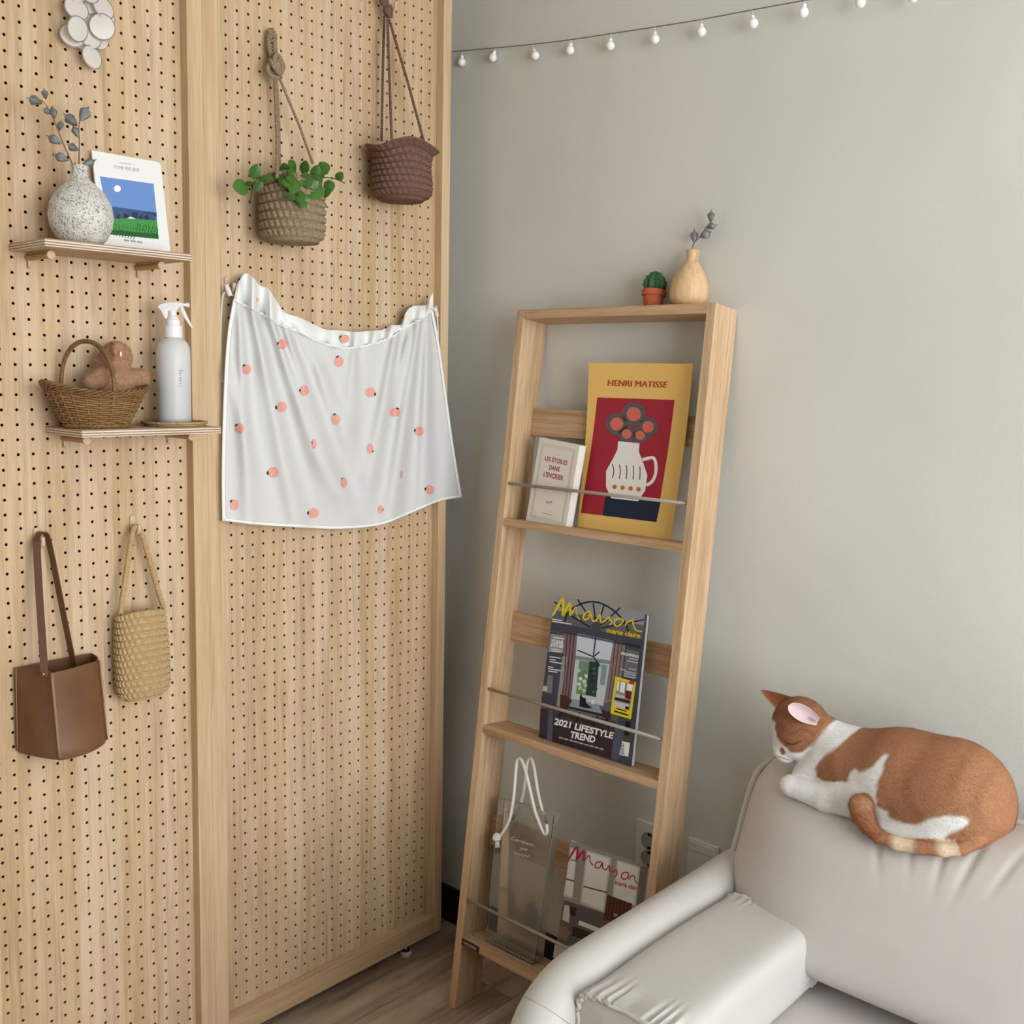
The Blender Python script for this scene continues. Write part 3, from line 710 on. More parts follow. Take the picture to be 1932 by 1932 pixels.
for k in range(3):
    Mx = Matrix.Rotation(.4+.9*k, 3, 'Y') @ Matrix.Rotation(.8+.5*k, 3, 'X')
    mb.tube([kb+Vector((0, -.004, .004*k-.006))+Mx @ Vector((.0085*math.cos(t), .0085*math.sin(t), 0)) for t in np.linspace(0, 2*math.pi, 18)[:-1]], .0040, 8, closed=True)
mb.ell(kb, (.009, .009, .011)); mb.ell(kb+Vector((-.008, 0, .018)), (.011, .009, .013)); mb.build('knot', M_BRO, bt, smooth=True)

# ---- shell ornament
def shellmat():
    t = NT('capiz_shell'); v = t.coord(); n = t.noise(v, 90, 3); t.l(t.ramp(n, [(.35, lin((240, 233, 224))), (.65, lin((252, 250, 247)))]), t.b.inputs['Base Color'])
    t.b.inputs['Roughness'].default_value = .22; tr = t.add('ShaderNodeBsdfTranslucent'); tr.inputs[0].default_value = (.93, .9, .86, 1); tp = t.add('ShaderNodeBsdfTransparent')
    mx = t.add('ShaderNodeMixShader'); mx.inputs[0].default_value = .35; t.l(t.b.outputs[0], mx.inputs[1]); t.l(tr.outputs[0], mx.inputs[2])
    m2 = t.add('ShaderNodeMixShader'); m2.inputs[0].default_value = .14; t.l(mx.outputs[0], m2.inputs[1]); t.l(tp.outputs[0], m2.inputs[2]); t.l(m2.outputs[0], t.out.inputs[0]); return t.m
M_SH = shellmat(); z1 = 480/1783
so = wY(165, 40, -.02); sh = tag(empty('shell_ornament', so), 'bunch of pale round shell discs hanging on the pegboard', 'ornament')
disc = MB().lathe([(0, -.0005), (.9, -.0006), (.99, -.0003), (1, .0002), (.9, .0005), (0, .0006)], 28).mesh('shell_disc', smooth=True)
for k, (x, y, r_, d) in enumerate([(535, 60, 72, -.03), (725, 55, 70, -.03), (630, 20, 65, -.02), (505, 250, 72, -.018), (545, 203, 72, -.036), (715, 188, 76, -.034), (640, 120, 70, -.018), (640, 270, 60, -.022), (590, 300, 50, -.012), (700, 290, 50, -.012), (645, 400, 70, -.024), (735, 120, 62, -.014), (545, -70, 72, -.03), (700, -80, 72, -.02), (620, -60, 70, -.03), (470, -120, 70, -.022), (780, -140, 70, -.022), (620, -180, 70, -.03)]):
    c = wY(x*z1, y*z1, d)-so; s = r_*z1*.00106
    o = link('shell_disc', disc, M_SH, sh); dv = Vector((random.uniform(-.45, .25), -1, random.uniform(-.25, .35)))
    o.matrix_local = align(dv, c) @ Matrix.Diagonal((s, s, 1, 1))
for k in range(5):
    x = 500+60*k; mb = MB(); mb.tube([wY(x*z1, -400*z1, -.02)-so, wY((x+20)*z1, 350*z1 if k == 2 else 150*z1, -.02)-so], .0003, 4); mb.build('thread', plain('thread', (220, 215, 205), .8), sh)

# ---- speckled vase and branches
def speckle():
    t = NT('speckled_ceramic'); v = t.coord(); n = t.noise(v, 330, 3, .7); n2 = t.noise(v, 70, 3, .6)
    f = t.math('ADD', t.math('MULTIPLY', n, .75), t.math('MULTIPLY', n2, .25))
    t.l(t.ramp(f, [(.36, lin((92, 88, 82))), (.44, lin((176, 171, 163))), (.52, lin((222, 218, 210)))]), t.b.inputs['Base Color']); t.b.inputs['Roughness'].default_value = .6; t.bump(n, .3, .0006); return t.m
vb = wY(151, 459, -.078); VO = Vector((vb.x+.003, -.078, 1.6012))
vs = tag(empty('speckled_vase', VO), 'round speckled off-white vase on the upper plywood shelf', 'vase')
prof = [(0, .0), (.024, 0), (.030, .002), (.040, .012), (.0485, .030), (.051, .047), (.048, .066), (.038, .085), (.024, .098), (.0155, .106), (.0128, .114), (.0125, .123), (.0135, .128), (.0115, .1285), (.0105, .122), (.0105, .112)]
MB().lathe(prof, 48).build('body', speckle(), vs, smooth=True)
M_POD = plain('silver_pod', (138, 141, 140), .35, .6, bump=.4, bscale=400, var=.35); M_TWIG = plain('twig', (128, 104, 70), .7)
pod = MB().lathe([(.0, 0), (.16, .12), (.36, .36), (.5, .6), (.52, .68), (.44, .72), (.46, .76), (.3, .84), (.12, .93), (.05, 1.12), (0, 1.15)], 8).mesh('seed_pod', angle=.5); pod.materials.append(M_POD)
def branch(name, label, stems, pods, conv, depth, grp, org):
    t = tag(empty(name, org), label, 'branch', grp)
    for s in stems:
        mb = MB(); P = spline([conv(x, y, depth+dd) for x, y, dd in s], 5); mb.tube([p-org for p in P], list(np.linspace(.0013, .0007, len(P))), 6); mb.build('stem', M_TWIG, t, smooth=True)
    for i, (a, b) in enumerate(pods):
        dd = random.uniform(-.006, .006); A_ = conv(*a, depth); B_ = conv(*b, depth+random.choice((-.006, .006))); dv = B_-A_; L = max(dv.length*.9, .016)
        o = link('seed_pod', pod, None, t); o.matrix_local = align(dv, A_-org, random.random()*3) @ Matrix.Diagonal((L*.66, L*.66, L*1.05, 1))
    return t
cz = lambda x, y, d: wY(x*z1, y*z1, d)
branch('dried_branch', 'dried branch with silver seed pods leaning left out of the speckled vase', [[(545, 1225, 0), (525, 1190, 0), (490, 1110, 0), (440, 1000, .0), (395, 880, 0), (350, 780, 0), (300, 710, 0), (270, 700, 0)]],
       [((300, 725), (195, 688)), ((320, 700), (312, 640)), ((362, 800), (308, 762)), ((380, 840), (368, 745)), ((415, 920), (428, 858)), ((435, 1010), (328, 950)), ((485, 1125), (372, 1083)), ((525, 1205), (525, 1150))], cz, -.078, 'dried silver branches', VO+Vector((0, 0, .11)))
branch('dried_branch', 'dried branch with silver seed pods standing upright in the speckled vase', [[(548, 1225, 0), (555, 1100, 0), (556, 1000, 0), (553, 900, 0), (560, 830, 0)], [(550, 1190, 0), (575, 1160, 0), (600, 1145, 0)]],
       [((555, 970), (510, 880)), ((545, 885), (450, 798)), ((562, 850), (618, 752)), ((552, 1055), (475, 1015)), ((575, 1160), (670, 1120))], cz, -.082, 'dried silver branches', VO+Vector((.002, 0, .11)))

# ---- picture card
CK = [wY(167, 278, -.018), wY(297, 297, -.018), wY(316, 475, -.04), wY(185, 462, -.04)]
ct = tag(empty('picture_card', (.20, -.03, 1.6012)), 'white booklet with a painted blue sky and green field on the cover', 'booklet')
# plane leaning back on the board: bottom edge at Y=-.040, top edge at Y=-.012
cw, chh = .128, .172; cx0, czb = .1355, 1.6015; lean = math.atan2(.030, .168)
def cmap(s, t, lift): return Vector((cx0+s, -.042+t*math.sin(lean)-lift*math.cos(lean), czb+t*math.cos(lean)+lift*math.sin(lean)))-Vector((.20, -.03, 1.6012))
def cconv(x, y):   # pixel of the photograph's crop -> card plane
    d = ray(x*z1, y*z1); c = np.array(CAMP); n = np.array([0, -math.cos(lean), math.sin(lean)]); p0 = np.array([cx0, -.042, czb]); tt = ((p0-c)@n)/(d@n); P = c+d*tt
    return (P[0]-cx0, (P[2]-czb)/math.cos(lean))
mb = MB(); mb.prism([cmap(0, 0, 0), cmap(cw, 0, 0), cmap(cw, chh-.008, 0), cmap(cw-.002, chh-.002, 0), cmap(cw-.008, chh, 0), cmap(0, chh, 0)], cmap(0, 0, -.004)-cmap(0, 0, 0)); mb.build('cover', plain('card_white', (240, 238, 234), .6), ct)
p = Print(cconv); BL_ = (109, 146, 206)
p.poly([(700, 1236), (1076, 1288), (1100, 1520), (745, 1480)], BL_, 1).poly([(738, 1440), (1095, 1490), (1112, 1676), (755, 1640)], (86, 116, 176), 1)
p.circle((822, 1322), 24, (250, 250, 248), 3)
for x, y, w_, h_ in [(770, 1480, 30, 26), (800, 1484, 38, 22), (860, 1500, 40, 20), (915, 1482, 48, 40), (960, 1490, 36, 34), (1010, 1510, 34, 20), (1050, 1508, 40, 26)]:
    p.poly([(x-w_, y+h_+24), (x-w_, y+6), (x-w_*.4, y-6), (x+w_*.6, y-2), (x+w_, y+12), (x+w_, y+h_+24)], (66, 82, 120), 2)
p.poly([(752, 1540), (900, 1528), (1100, 1548), (1112, 1676), (758, 1642)], (72, 148, 72), 3).poly([(760, 1528), (775, 1512), (800, 1526)], (245, 245, 245), 3).poly([(885, 1532), (915, 1518), (955, 1536)], (245, 245, 245), 3)
for k in range(34):
    x = 765+k*10; y0_ = 1560+(k*37 % 70); p.stroke([(x, y0_+50), (x+12, y0_+20), (x+(k % 3)*8, y0_)], 5, (34, 88, 44) if k % 2 else (52, 112, 56), 4)
p.poly([(755, 1610), (1108, 1640), (1112, 1676), (758, 1642)], (44, 100, 52), 4)
p.text('기억에 머문 풍경', (793, 1182), (970, 1206), (796, 1156), (120, 118, 116), 2)
for x, y in ((835, 1140),): p.stroke([(x, y), (x+90, y+12)], 5, (186, 184, 180), 2)
for k in range(3): p.stroke([(868+k*46, 1682+k*6), (904+k*46, 1687+k*6)], 13, (165, 163, 160), 2)
p.build('cover_print', ct, cmap)
# ---- wicker basket
M_WIC = wood('wicker', (150, 112, 70), (108, 76, 44), 'x', fine=40, contrast=1.0)
wb = wY(178, 803, -.07); WO = Vector((.103, -.070, 1.3012)); RZB = R(-6)
wk = tag(empty('wicker_basket', WO, (0, 0, RZB)), 'small brown wicker basket with a hooped handle on the lower shelf', 'basket')
def bk(t, a, off=0):   # boat-shaped basket: wide oval rim rising to the ends
    rx = .050+.036*t**.85; ry = .034+.020*t**.85
    z = .004+.056*t+.016*t*(math.cos(a)**2)*(1 if math.cos(a) < 0 else .6)
    return Vector(((rx+off)*math.cos(a), (ry+off)*math.sin(a), z))
NS = 22
mb = MB()
for k in range(NS):
    a = 2*math.pi*k/NS; mb.tube([bk(t, a) for t in np.linspace(0, 1, 7)], .0017, 6)
mb.build('stakes', M_WIC, wk, smooth=True)
for j in range(14):
    t = .03+.85*j/13; ph = j % 2; N = NS*6
    pts = [bk(t, 2*math.pi*i/N, .0022*math.cos(math.pi*(i/6+ph)))+Vector((0, 0, .0003*math.sin(i*.7))) for i in range(N)]
    mb = MB(); mb.tube(pts, .0019, 6, closed=True); mb.build('weaver', M_WIC, wk, smooth=True)
def rope_ring(t, r, rr, n=3, turns=13, name='rim'):
    mb = MB(); N = 160
    for s in range(n):
        pts = []
        for i in range(N):
            a = 2*math.pi*i/N; ph = turns*a+2*math.pi*s/n; b = bk(t, a); out = Vector((math.cos(a), math.sin(a), 0)); pts.append(b+out*(r*math.cos(ph))+Vector((0, 0, r*.8*math.sin(ph))))
        mb.tube(pts, rr, 6, closed=True)
    return mb.build(name, M_WIC, wk, smooth=True)
rope_ring(.93, .0030, .0021, 3, 13); rope_ring(1.0, .0032, .0022, 3, 14); rope_ring(.0, .0026, .0021, 3, 11, 'foot_braid')
mb = MB().lathe([(0, 0), (1, 0), (1, .003), (0, .003)], 32, Matrix.Diagonal((.050, .034, 1, 1))); mb.build('base', M_WIC, wk)
# handle crosses from the back rim to the front rim
hs = [bk(.6, 2.05), bk(1.0, 2.05)+Vector((0, .002, 0))]; he = [bk(1.0, -1.45)+Vector((0, -.001, 0)), bk(.6, -1.45)]
A1, A2 = hs[1], he[0]; arch = [A1.lerp(A2, .5-.5*math.cos(math.pi*k/14))+Vector((0, 0, (.083)*math.sin(math.pi*k/14)**.8)) for k in range(15)]
hpath = spline([hs[0]]+arch+[he[1]], 3)
MB().tube(hpath, .0034, 8).build('handle', M_WIC, wk, smooth=True)
# fine wrapping on the handle
mb = MB(); L = len(hpath)*10; pts = []
for i in range(L):
    f = i/10; k = min(int(f), len(hpath)-2); c = hpath[k].lerp(hpath[k+1], f-k); T = (hpath[k+1]-hpath[k]).normalized(); u = T.orthogonal().normalized(); w = T.cross(u); a = i*.9; pts.append(c+(u*math.cos(a)+w*math.sin(a))*.0036)
mb.tube(pts, .0008, 4); mb.build('handle_wrap', M_WIC, wk, smooth=True)
# ---- teddy in the basket
TB = Vector((.128, -.058, 1.335)); C_BEAR = np.array(lin((204, 160, 128)))
tb = tag(empty('teddy_bear', TB), 'fluffy tan soft toy sitting in the wicker basket', 'soft toy')
def wpt(x, y, d): return wY(90+x*.10352, 620+y*.10352, d)-TB
prim = [('c', wpt(1250, 900, -.062), wpt(1250, 1150, -.062), .026, .028), ('e', wpt(1255, 520, -.060), (.0250, .024, .026)), ('e', wpt(1290, 640, -.078), (.017, .015, .014)), ('c', wpt(1400, 900, -.07), wpt(1680, 890, -.075), .0145, .0150),
        ('c', wpt(1080, 800, -.055), wpt(800, 960, -.058), .017, .013), ('e', wpt(1290, 390, -.085), (.0105, .006, .0135)), ('e', wpt(1000, 600, -.045), (.012, .01, .014)), ('c', wpt(1240, 700, -.06), wpt(1240, 850, -.06), .02, .024)]
def fbear(X, Y, Z):
    d = None
    for p_ in prim:
        q = d_cone(X, Y, Z, p_[1], p_[2], p_[3], p_[4]) if p_[0] == 'c' else d_ell(X, Y, Z, p_[1], p_[2])
        d = q if d is None else smin(d, q, .006)
    return d
V, F = sdf_mesh(fbear, (-.075, -.05, -.03), (.085, .05, .135), .0022); V = relax(V, F, 2)
n_ = np.sin(V[:, 0]*400)*np.cos(V[:, 2]*330+V[:, 1]*200); Cb = C_BEAR*(1+.04*n_)[:, None]
M_FUR = vcol('plush', .95)
me = np_mesh('body', V, F); set_col(me, Cb); o = link('body', me, M_FUR, tb)
me = fur_mesh('plush_pile', V, F, Cb, 45000, .0050, .00035, lambda P: np.tile([.2, -.2, -1.], (len(P), 1))+rng.normal(0, .6, P.shape), up=.9, jit=.4)
o2 = link('plush_pile', me, M_FUR, o); o2['kind'] = 'stuff'
mb = MB(); mb.ell(wpt(1330, 465, -.0935), (.0022, .0015, .0045)); mb.build('ear_tag', plain('tag_white', (240, 230, 205), .5), tb, smooth=True)
mb = MB(); mb.ell(wpt(1500, 480, -.058), (.0055, .007, .0095)); mb.build('muzzle_tuft', plain('tuft_cream', (226, 212, 184), .9, bump=.6, bscale=500), tb, smooth=True)
# ---- coaster and spray bottle
M_COA = wood('woven_coaster', (184, 152, 112), (148, 116, 80), 'x', fine=50)
CO = Vector((.2475, -.072, 1.3012)); co = tag(empty('woven_coaster', CO), 'round woven straw coaster under the spray bottle', 'coaster')
mb = MB().lathe([(0, 0), (.052, 0), (.054, .002), (.052, .004), (0, .004)], 40); mb.build('base_mat', M_COA, co, smooth=True)
for j in range(5):
    mb = MB(); N = 120; r_ = .0555-j*.0042
    mb.tube([(r_*math.cos(a)+.0005*math.cos(30*a), r_*math.sin(a), .0042+(.0022 if j == 0 else 0)+.0006*math.sin(40*a+j)) for a in [2*math.pi*i/N for i in range(N)]], .0023, 6, closed=True); mb.build('straw_coil', M_COA, co, smooth=True)
def milky(name, c, alpha, rough=.35):
    t = NT(name); t.b.inputs['Base Color'].default_value = (*lin(c), 1); t.b.inputs['Roughness'].default_value = rough
    tl = t.add('ShaderNodeBsdfTranslucent'); tl.inputs[0].default_value = (*lin(c), 1); tp = t.add('ShaderNodeBsdfTransparent'); tp.inputs[0].default_value = (.96, .97, .98, 1)
    m1 = t.add('ShaderNodeMixShader'); m1.inputs[0].default_value = .3; t.l(t.b.outputs[0], m1.inputs[1]); t.l(tl.outputs[0], m1.inputs[2])
    m2 = t.add('ShaderNodeMixShader'); m2.inputs[0].default_value = alpha; t.l(m1.outputs[0], m2.inputs[1]); t.l(tp.outputs[0], m2.inputs[2]); t.l(m2.outputs[0], t.out.inputs[0]); return t.m
SB = Vector((.2475, -.072, 1.3075)); sb = tag(empty('spray_bottle', SB, (0, 0, 0)), 'translucent white spray bottle half full of water', 'bottle')
M_MILK = milky('milky_plastic', (252, 252, 251), .30); M_PUMP = plain('white_plastic', (240, 240, 240), .35)
prof = [(0, 0), (.0275, 0), (.0292, .002), (.0293, .010), (.0293, .120), (.0285, .131), (.0255, .140), (.0200, .1465), (.0155, .1490), (.0150, .1530), (.0135, .153), (.0130, .148), (.0240, .138), (.0275, .120), (.0275, .004), (0, .0032)]
MB().lathe(prof, 40).build('bottle_body', M_MILK, sb, smooth=True)
MB().lathe([(0, .0042), (.0273, .0042), (.0273, .071), (0, .071)], 36).build('water', milky('water_tint', (92, 96, 98), .0, .1), sb, angle=.6)
MB().tube([(.003, .0, .008), (.002, 0, .155)], .0022, 8).build('dip_tube', M_MILK, sb, smooth=True)
MB().lathe([(.0135, .1505), (.0158, .151), (.0160, .153), (.0160, .170), (.0150, .1715), (.0125, .172), (.0125, .181), (.0105, .182), (.0085, .187), (.0065, .1895), (.0062, .200), (0, .2)], 32).build('screw_cap', M_PUMP, sb, angle=.5)
hd = lambda pts, w: MB().prism([(x, -w/2, z) for x, z in pts], (0, w, 0))
head = [(-.0265, .204), (-.020, .209), (-.008, .2125), (.010, .2130), (.024, .2105), (.025, .206), (.016, .2055), (.0105, .2035), (.007, .197), (-.008, .197), (-.009, .183), (-.014, .183), (-.021, .198)]
o = hd(head, .013).build('spray_head', M_PUMP, sb, bevel=.0025, bseg=3, angle=.8); o.rotation_euler = (0, 0, R(-35))
o = hd([(.0125, .206), (.018, .205), (.026, .186), (.0345, .168), (.0325, .1675), (.024, .179), (.016, .193)], .011).build('trigger', M_PUMP, sb, bevel=.0015, angle=.8); o.rotation_euler = (0, 0, R(-35))
o = MB().tube([(.023, 0, .2085), (.0285, 0, .2085)], .0042, 12).build('nozzle', M_PUMP, sb, angle=.6); o.rotation_euler = (0, 0, R(-35))
# small printed mark on the bottle: three stacked glyph-like blocks
def bcyl(s, t, lift): a = -1.05+s/.0293; return Vector(((.0294+lift)*math.sin(a)*1+0, -(.0294+lift)*math.cos(a), t))
p = Print(); g = (110, 112, 116)
for k, (y, w_) in enumerate([(.092, .007), (.088, .006), (.0845, .003), (.079, .004), (.0745, .006), (.070, .004), (.0655, .003)]):
    p.stroke([(.0265-w_/2, y), (.0265+w_/2, y)], .0007 if k != 3 else .0014, g, 2)
p.stroke([(.0265, .0925), (.0265, .0865)], .0007, g, 2).stroke([(.0265, .0765), (.0265, .0725)], .0007, g, 2).circle((.0305, .0925), .0008, g, 2, 8)
p.build('printed_mark', sb, bcyl)

# ---- white cloth with peaches: a height field Y = cloth_y(x, z)
def clothmat():
    t = NT('white_muslin'); v = t.coord(); n = t.noise(v, 800, 2); n2 = t.noise(v, 14, 3)
    t.b.inputs['Base Color'].default_value = (*lin((240, 240, 239)), 1); t.b.inputs['Roughness'].default_value = .9; t.b.inputs['Specular IOR Level'].default_value = .1
    t.bump(t.math('ADD', n, t.math('MULTIPLY', n2, 4)), .25, .0008)
    tl = t.add('ShaderNodeBsdfTranslucent'); tl.inputs[0].default_value = (.82, .82, .81, 1); mx = t.add('ShaderNodeMixShader'); mx.inputs[0].default_value = .22
    t.l(t.b.outputs[0], mx.inputs[1]); t.l(tl.outputs[0], mx.inputs[2]); t.l(mx.outputs[0], t.out.inputs[0]); return t.m
M_CLO = clothmat(); CD = -.034
M_CLO2 = plain('white_cotton_double', (246, 246, 243), .9, bump=.2, bscale=700, spec=.1)
def interp(pts, n):
    P = spline([Vector((*q, 0)) for q in pts], 10); L = [0]
    for a, b in zip(P, P[1:]): L.append(L[-1]+(b-a).length)
    return lambda t: P[min(int(np.searchsorted(L, t*L[-1])), len(P)-1)] if t <= 0 or t >= 1 else (lambda i: P[i-1].lerp(P[i], (t*L[-1]-L[i-1])/max(L[i]-L[i-1], 1e-9)))(int(np.searchsorted(L, t*L[-1])))
eL = interp([(441, 566), (431, 625), (425, 700), (421, 800), (419, 900), (420, 983)], 1); eR = interp([(817, 583), (829, 650), (842, 740), (856, 840), (872, 938)], 1)
eT = interp([(441, 566), (490, 590), (528, 612), (566, 628), (605, 646), (650, 657), (700, 650), (742, 634), (768, 616), (795, 602), (817, 583)], 1); eB = interp([(420, 983), (480, 990), (560, 995), (640, 998), (720, 990), (790, 962), (830, 946), (872, 938)], 1)
def coons(u, v):   # v: 0 seam line, 1 hem; pixel coordinates of the cloth outline traced on its plane
    a = eT(u)*(1-v)+eB(u)*v; b = eL(v)*(1-u)+eR(v)*u
    c = (eT(0)*(1-u)+eT(1)*u)*(1-v)+(eB(0)*(1-u)+eB(1)*u)*v
    return a+b-c
# folds: lines (px) radiating from the two hooks; depth profile across each fold
FOLDS = [((452, 600), (470, 985), 0.0140, 12.8), ((478, 590), (560, 985), 0.0196, 16.0), ((512, 605), (600, 870), 0.0182, 12.8), ((545, 640), (640, 930), 0.0196, 14.4), ((600, 690), (650, 830), 0.0098, 17.6), ((668, 668), (660, 800), 0.0126, 12.8),
         ((745, 640), (700, 900), 0.0168, 12.8), ((790, 605), (735, 985), 0.0210, 13.6), ((805, 600), (800, 940), 0.0140, 11.2), ((770, 640), (740, 760), 0.0112, 9.6), ((430, 700), (500, 985), 0.0084, 17.6)]
def cloth_y(px_, py_):
    y = CD
    for (x1, y1), (x2, y2), amp, wd in FOLDS:
        t = (py_-y1)/(y2-y1); tc = min(max(t, -.1), 1.15); x = x1+(x2-x1)*tc; w = wd*(.55+.9*max(0, tc)); fade = math.exp(-max(0, t-1)*4)*math.exp(-max(0, -t)*8)
        s = (px_-x)/w; y -= amp*fade*(math.exp(-s*s)-.35*math.exp(-((s-1.5)/1.0)**2))
    y -= .0016*math.sin(px_*.16+py_*.012+2*math.sin(py_*.011))*max(0, 1-(py_-560)/330)
    y -= .012*math.sin(max(0, min(1, (py_-600)/390))*math.pi*.9)*math.exp(-((px_-650)/170)**2)
    return y
CT = Vector((.66, -.03, 1.30)); clt = tag(empty('peach_cloth', CT), 'white cotton cloth printed with pink peaches hung between two hooks', 'cloth')
def cpt(u, v, lift=0): q = coons(u, v); return wY(q.x, q.y, cloth_y(q.x, q.y)-lift)-CT
mb = MB(); mb.grid(lambda u, v: cpt(u, v), 120, 100); me = mb.mesh('cloth_panel', smooth=True); o = link('cloth_panel', me, M_CLO, clt)
# gathered header above the seam
hT = interp([(447, 535), (463, 516), (478, 524), (490, 538), (503, 543), (508, 546), (522, 568), (538, 590), (560, 597), (580, 606), (612, 621), (640, 623), (668, 626), (700, 624), (722, 622), (738, 614), (756, 612), (764, 592), (778, 578), (806, 575), (812, 560), (817, 552)], 1)
def hpt(u, v):
    a, b = eT(u), hT(u); q = a.lerp(b, v); pleat = .010*math.sin(u*58+3*math.sin(u*9))*(1-.25*v)*(1 if .03 < u < .97 else .3)
    return wY(q.x, q.y, cloth_y(*eT(u)[:2])*(1-v*.8)+v*.8*(CD+.006)-pleat-.004*math.sin(math.pi*v))-CT
mb = MB(); mb.grid(hpt, 200, 18); mb.build('gathered_header', M_CLO2, clt, smooth=True)
def hem(fn, n, w0, name):
    mb = MB(); P = [fn(k/(n-1)) for k in range(n)]; mb.tube(P, .0036, 6, flat=(1, .35, (.7, 0, .7) if name == 'x' else (0, 0, 1))); return mb.build('hem', M_CLO2, clt, smooth=True)
hem(lambda t: cpt(t, .992, .001), 90, 0, 'b'); 
for uu in (.006, .994):
    mb = MB(); mb.tube([cpt(uu, t, .001) for t in np.linspace(0, 1, 60)], .0045, 6, flat=(1, .3, (1, 0, 0))); mb.build('hem', M_CLO2, clt, smooth=True)
mb = MB(); mb.tube([cpt(t, .0, .0015)+Vector((0, .0012*math.sin(t*300), .001*math.sin(t*230))) for t in np.linspace(0, 1, 160)], .0026, 6); mb.build('gathered_seam', M_CLO2, clt, smooth=True)
z5 = 500/1823
peaches = [(520, 582, 30, 34, 190), (275, 755, 30, 35, 230), (910, 702, 32, 36, 250), (673, 900, 30, 36, 180), (1127, 912, 34, 34, 20), (515, 1012, 36, 36, 170), (888, 1098, 30, 36, 250), (1295, 1050, 34, 30, 300), (227, 1162, 32, 36, 220), (740, 1267, 16, 34, 200), (1125, 1300, 22, 34, 30), (1463, 1180, 30, 32, 190), (457, 1463, 36, 36, 170), (945, 1533, 22, 36, 230), (1535, 1583, 30, 32, 190), (192, 1685, 30, 36, 220), (735, 1743, 36, 34, 180), (1195, 1718, 18, 30, 0), (1340, 1475, 9, 26, 90)]
M_PEA = plain('peach_pink', (238, 168, 155), .9, var=.08, bscale=300, spec=.1); M_PEL = plain('peach_leaf', (52, 50, 50), .9, spec=.1)
def dec(px_, py_, lift): return wY(px_, py_, cloth_y(px_, py_)-lift)-CT
def peach(cx_, cy_, rx, ry, ang, surf):
    n = 22; a0 = R(ang)
    ring = []
    for k in range(n):
        a = 2*math.pi*k/n; dl = (a-a0+math.pi) % (2*math.pi)-math.pi; nt = 1-.13*math.exp(-(dl/.35)**2); ring.append((cx_+rx*z5*nt*math.cos(a), cy_+ry*z5*nt*math.sin(a)))
    mb = MB(); V = [surf(cx_, cy_, .0013)]+[surf(.5*(x+cx_), .5*(y+cy_), .0013) for x, y in ring]+[surf(x, y, .0011) for x, y in ring]
    F = [(0, 1+k, 1+(k+1) % n) for k in range(n)]+[(1+k, n+1+k, n+1+(k+1) % n, 1+(k+1) % n) for k in range(n)]
    mb.add(V, F, 0)
    lx, ly = cx_+rx*z5*1.0*math.cos(a0), cy_+ry*z5*1.0*math.sin(a0); e = math.atan2(ry*math.cos(a0), -rx*math.sin(a0))
    k1 = min(rx, ry)*z5/9; pl_ = [(lx+dx*math.cos(e)*k1-dy*math.sin(e)*k1, ly+dx*math.sin(e)*k1+dy*math.cos(e)*k1) for dx, dy in ((-3.2, 0), (-1, -1.9), (3, -1.3), (3.4, .9), (0, 1.6))]
    mb.add([surf(x, y, .0018) for x, y in pl_], [tuple(range(5))], 1)
    return mb.build('peach_print', [M_PEA, M_PEL], clt)
for x, y, rx, ry, an in peaches: peach(390+x*z5, 490+y*z5, rx, ry, an, dec)
def hsurf(x, y, lift): return wY(x, y, CD-.012-lift)-CT
peach(390+950*z5, 490+543*z5, 32, 28, 205, hsurf); peach(390+327*z5, 490+277*z5, 34, 20, 250, hsurf)
M_CORD = plain('cream_cord', (232, 222, 204), .8, bump=.4, bscale=900)
for pts, tgl in (([(455, 566, -.03), (436, 555, -.026), (426, 551, -.024), (420, 560, -.02), (417.5, 590, -.012), (416.5, 650, -.01), (418, 700, -.012), (419.5, 722, -.022)], (431, 549)), ([(813, 582, -.036), (819, 584, -.036), (824, 594, -.034), (826, 620, -.032), (827, 650, -.028)], (823, 590))):
    mb = MB(); mb.tube([p_-CT for p_ in spline([wY(*q) for q in pts], 6)], .0021, 8); mb.build('drawstring', M_CORD, clt, smooth=True)
    c = wY(*tgl, -.032)-CT; MB().lathe([(0, -.009), (.0042, -.009), (.0048, -.007), (.0048, .006), (.0036, .007), (.0036, .011), (.005, .0115), (.005, .0135), (0, .014)], 16, align((-.45, -.1, .9), c)).build('cord_toggle', plain('toggle_white', (236, 232, 238), .4), clt, angle=.6)

# ---- string of little lamps along the right wall
S5 = 1092/1932; cordp = [(0, 176), (22, 173), (165, 160), (290, 148), (415, 133), (555, 112), (700, 90), (855, 65), (1025, 33), (1195, 2), (1387, -34), (1560, -68), (1760, -110)]
def sx(i): return XW-.007-.0022*i
SO = wX(840+22*S5, 97.8, XW-.01); stl = tag(empty('string_lights', SO), 'string of small white globe bulbs strung along the grey wall', 'string lights')
P = spline([wX(840+x*S5, y*S5, sx(i)) for i, (x, y) in enumerate(cordp)], 6)
mb = MB(); mb.tube([p_-SO for p_ in P], .0011, 6); mb.build('cord', plain('cord_grey', (120, 114, 100), .6), stl, smooth=True)
gb = MB().lathe([(.0088*math.cos(a), .0088*math.sin(a)-.0015) for a in np.linspace(-math.pi/2, .95, 12)]+[(.0040, .0075), (.0036, .0115), (.0026, .0128), (0, .0128)], 20).mesh('bulb', smooth=True)
M_BULB = plain('opal_bulb', (252, 252, 252), .25)
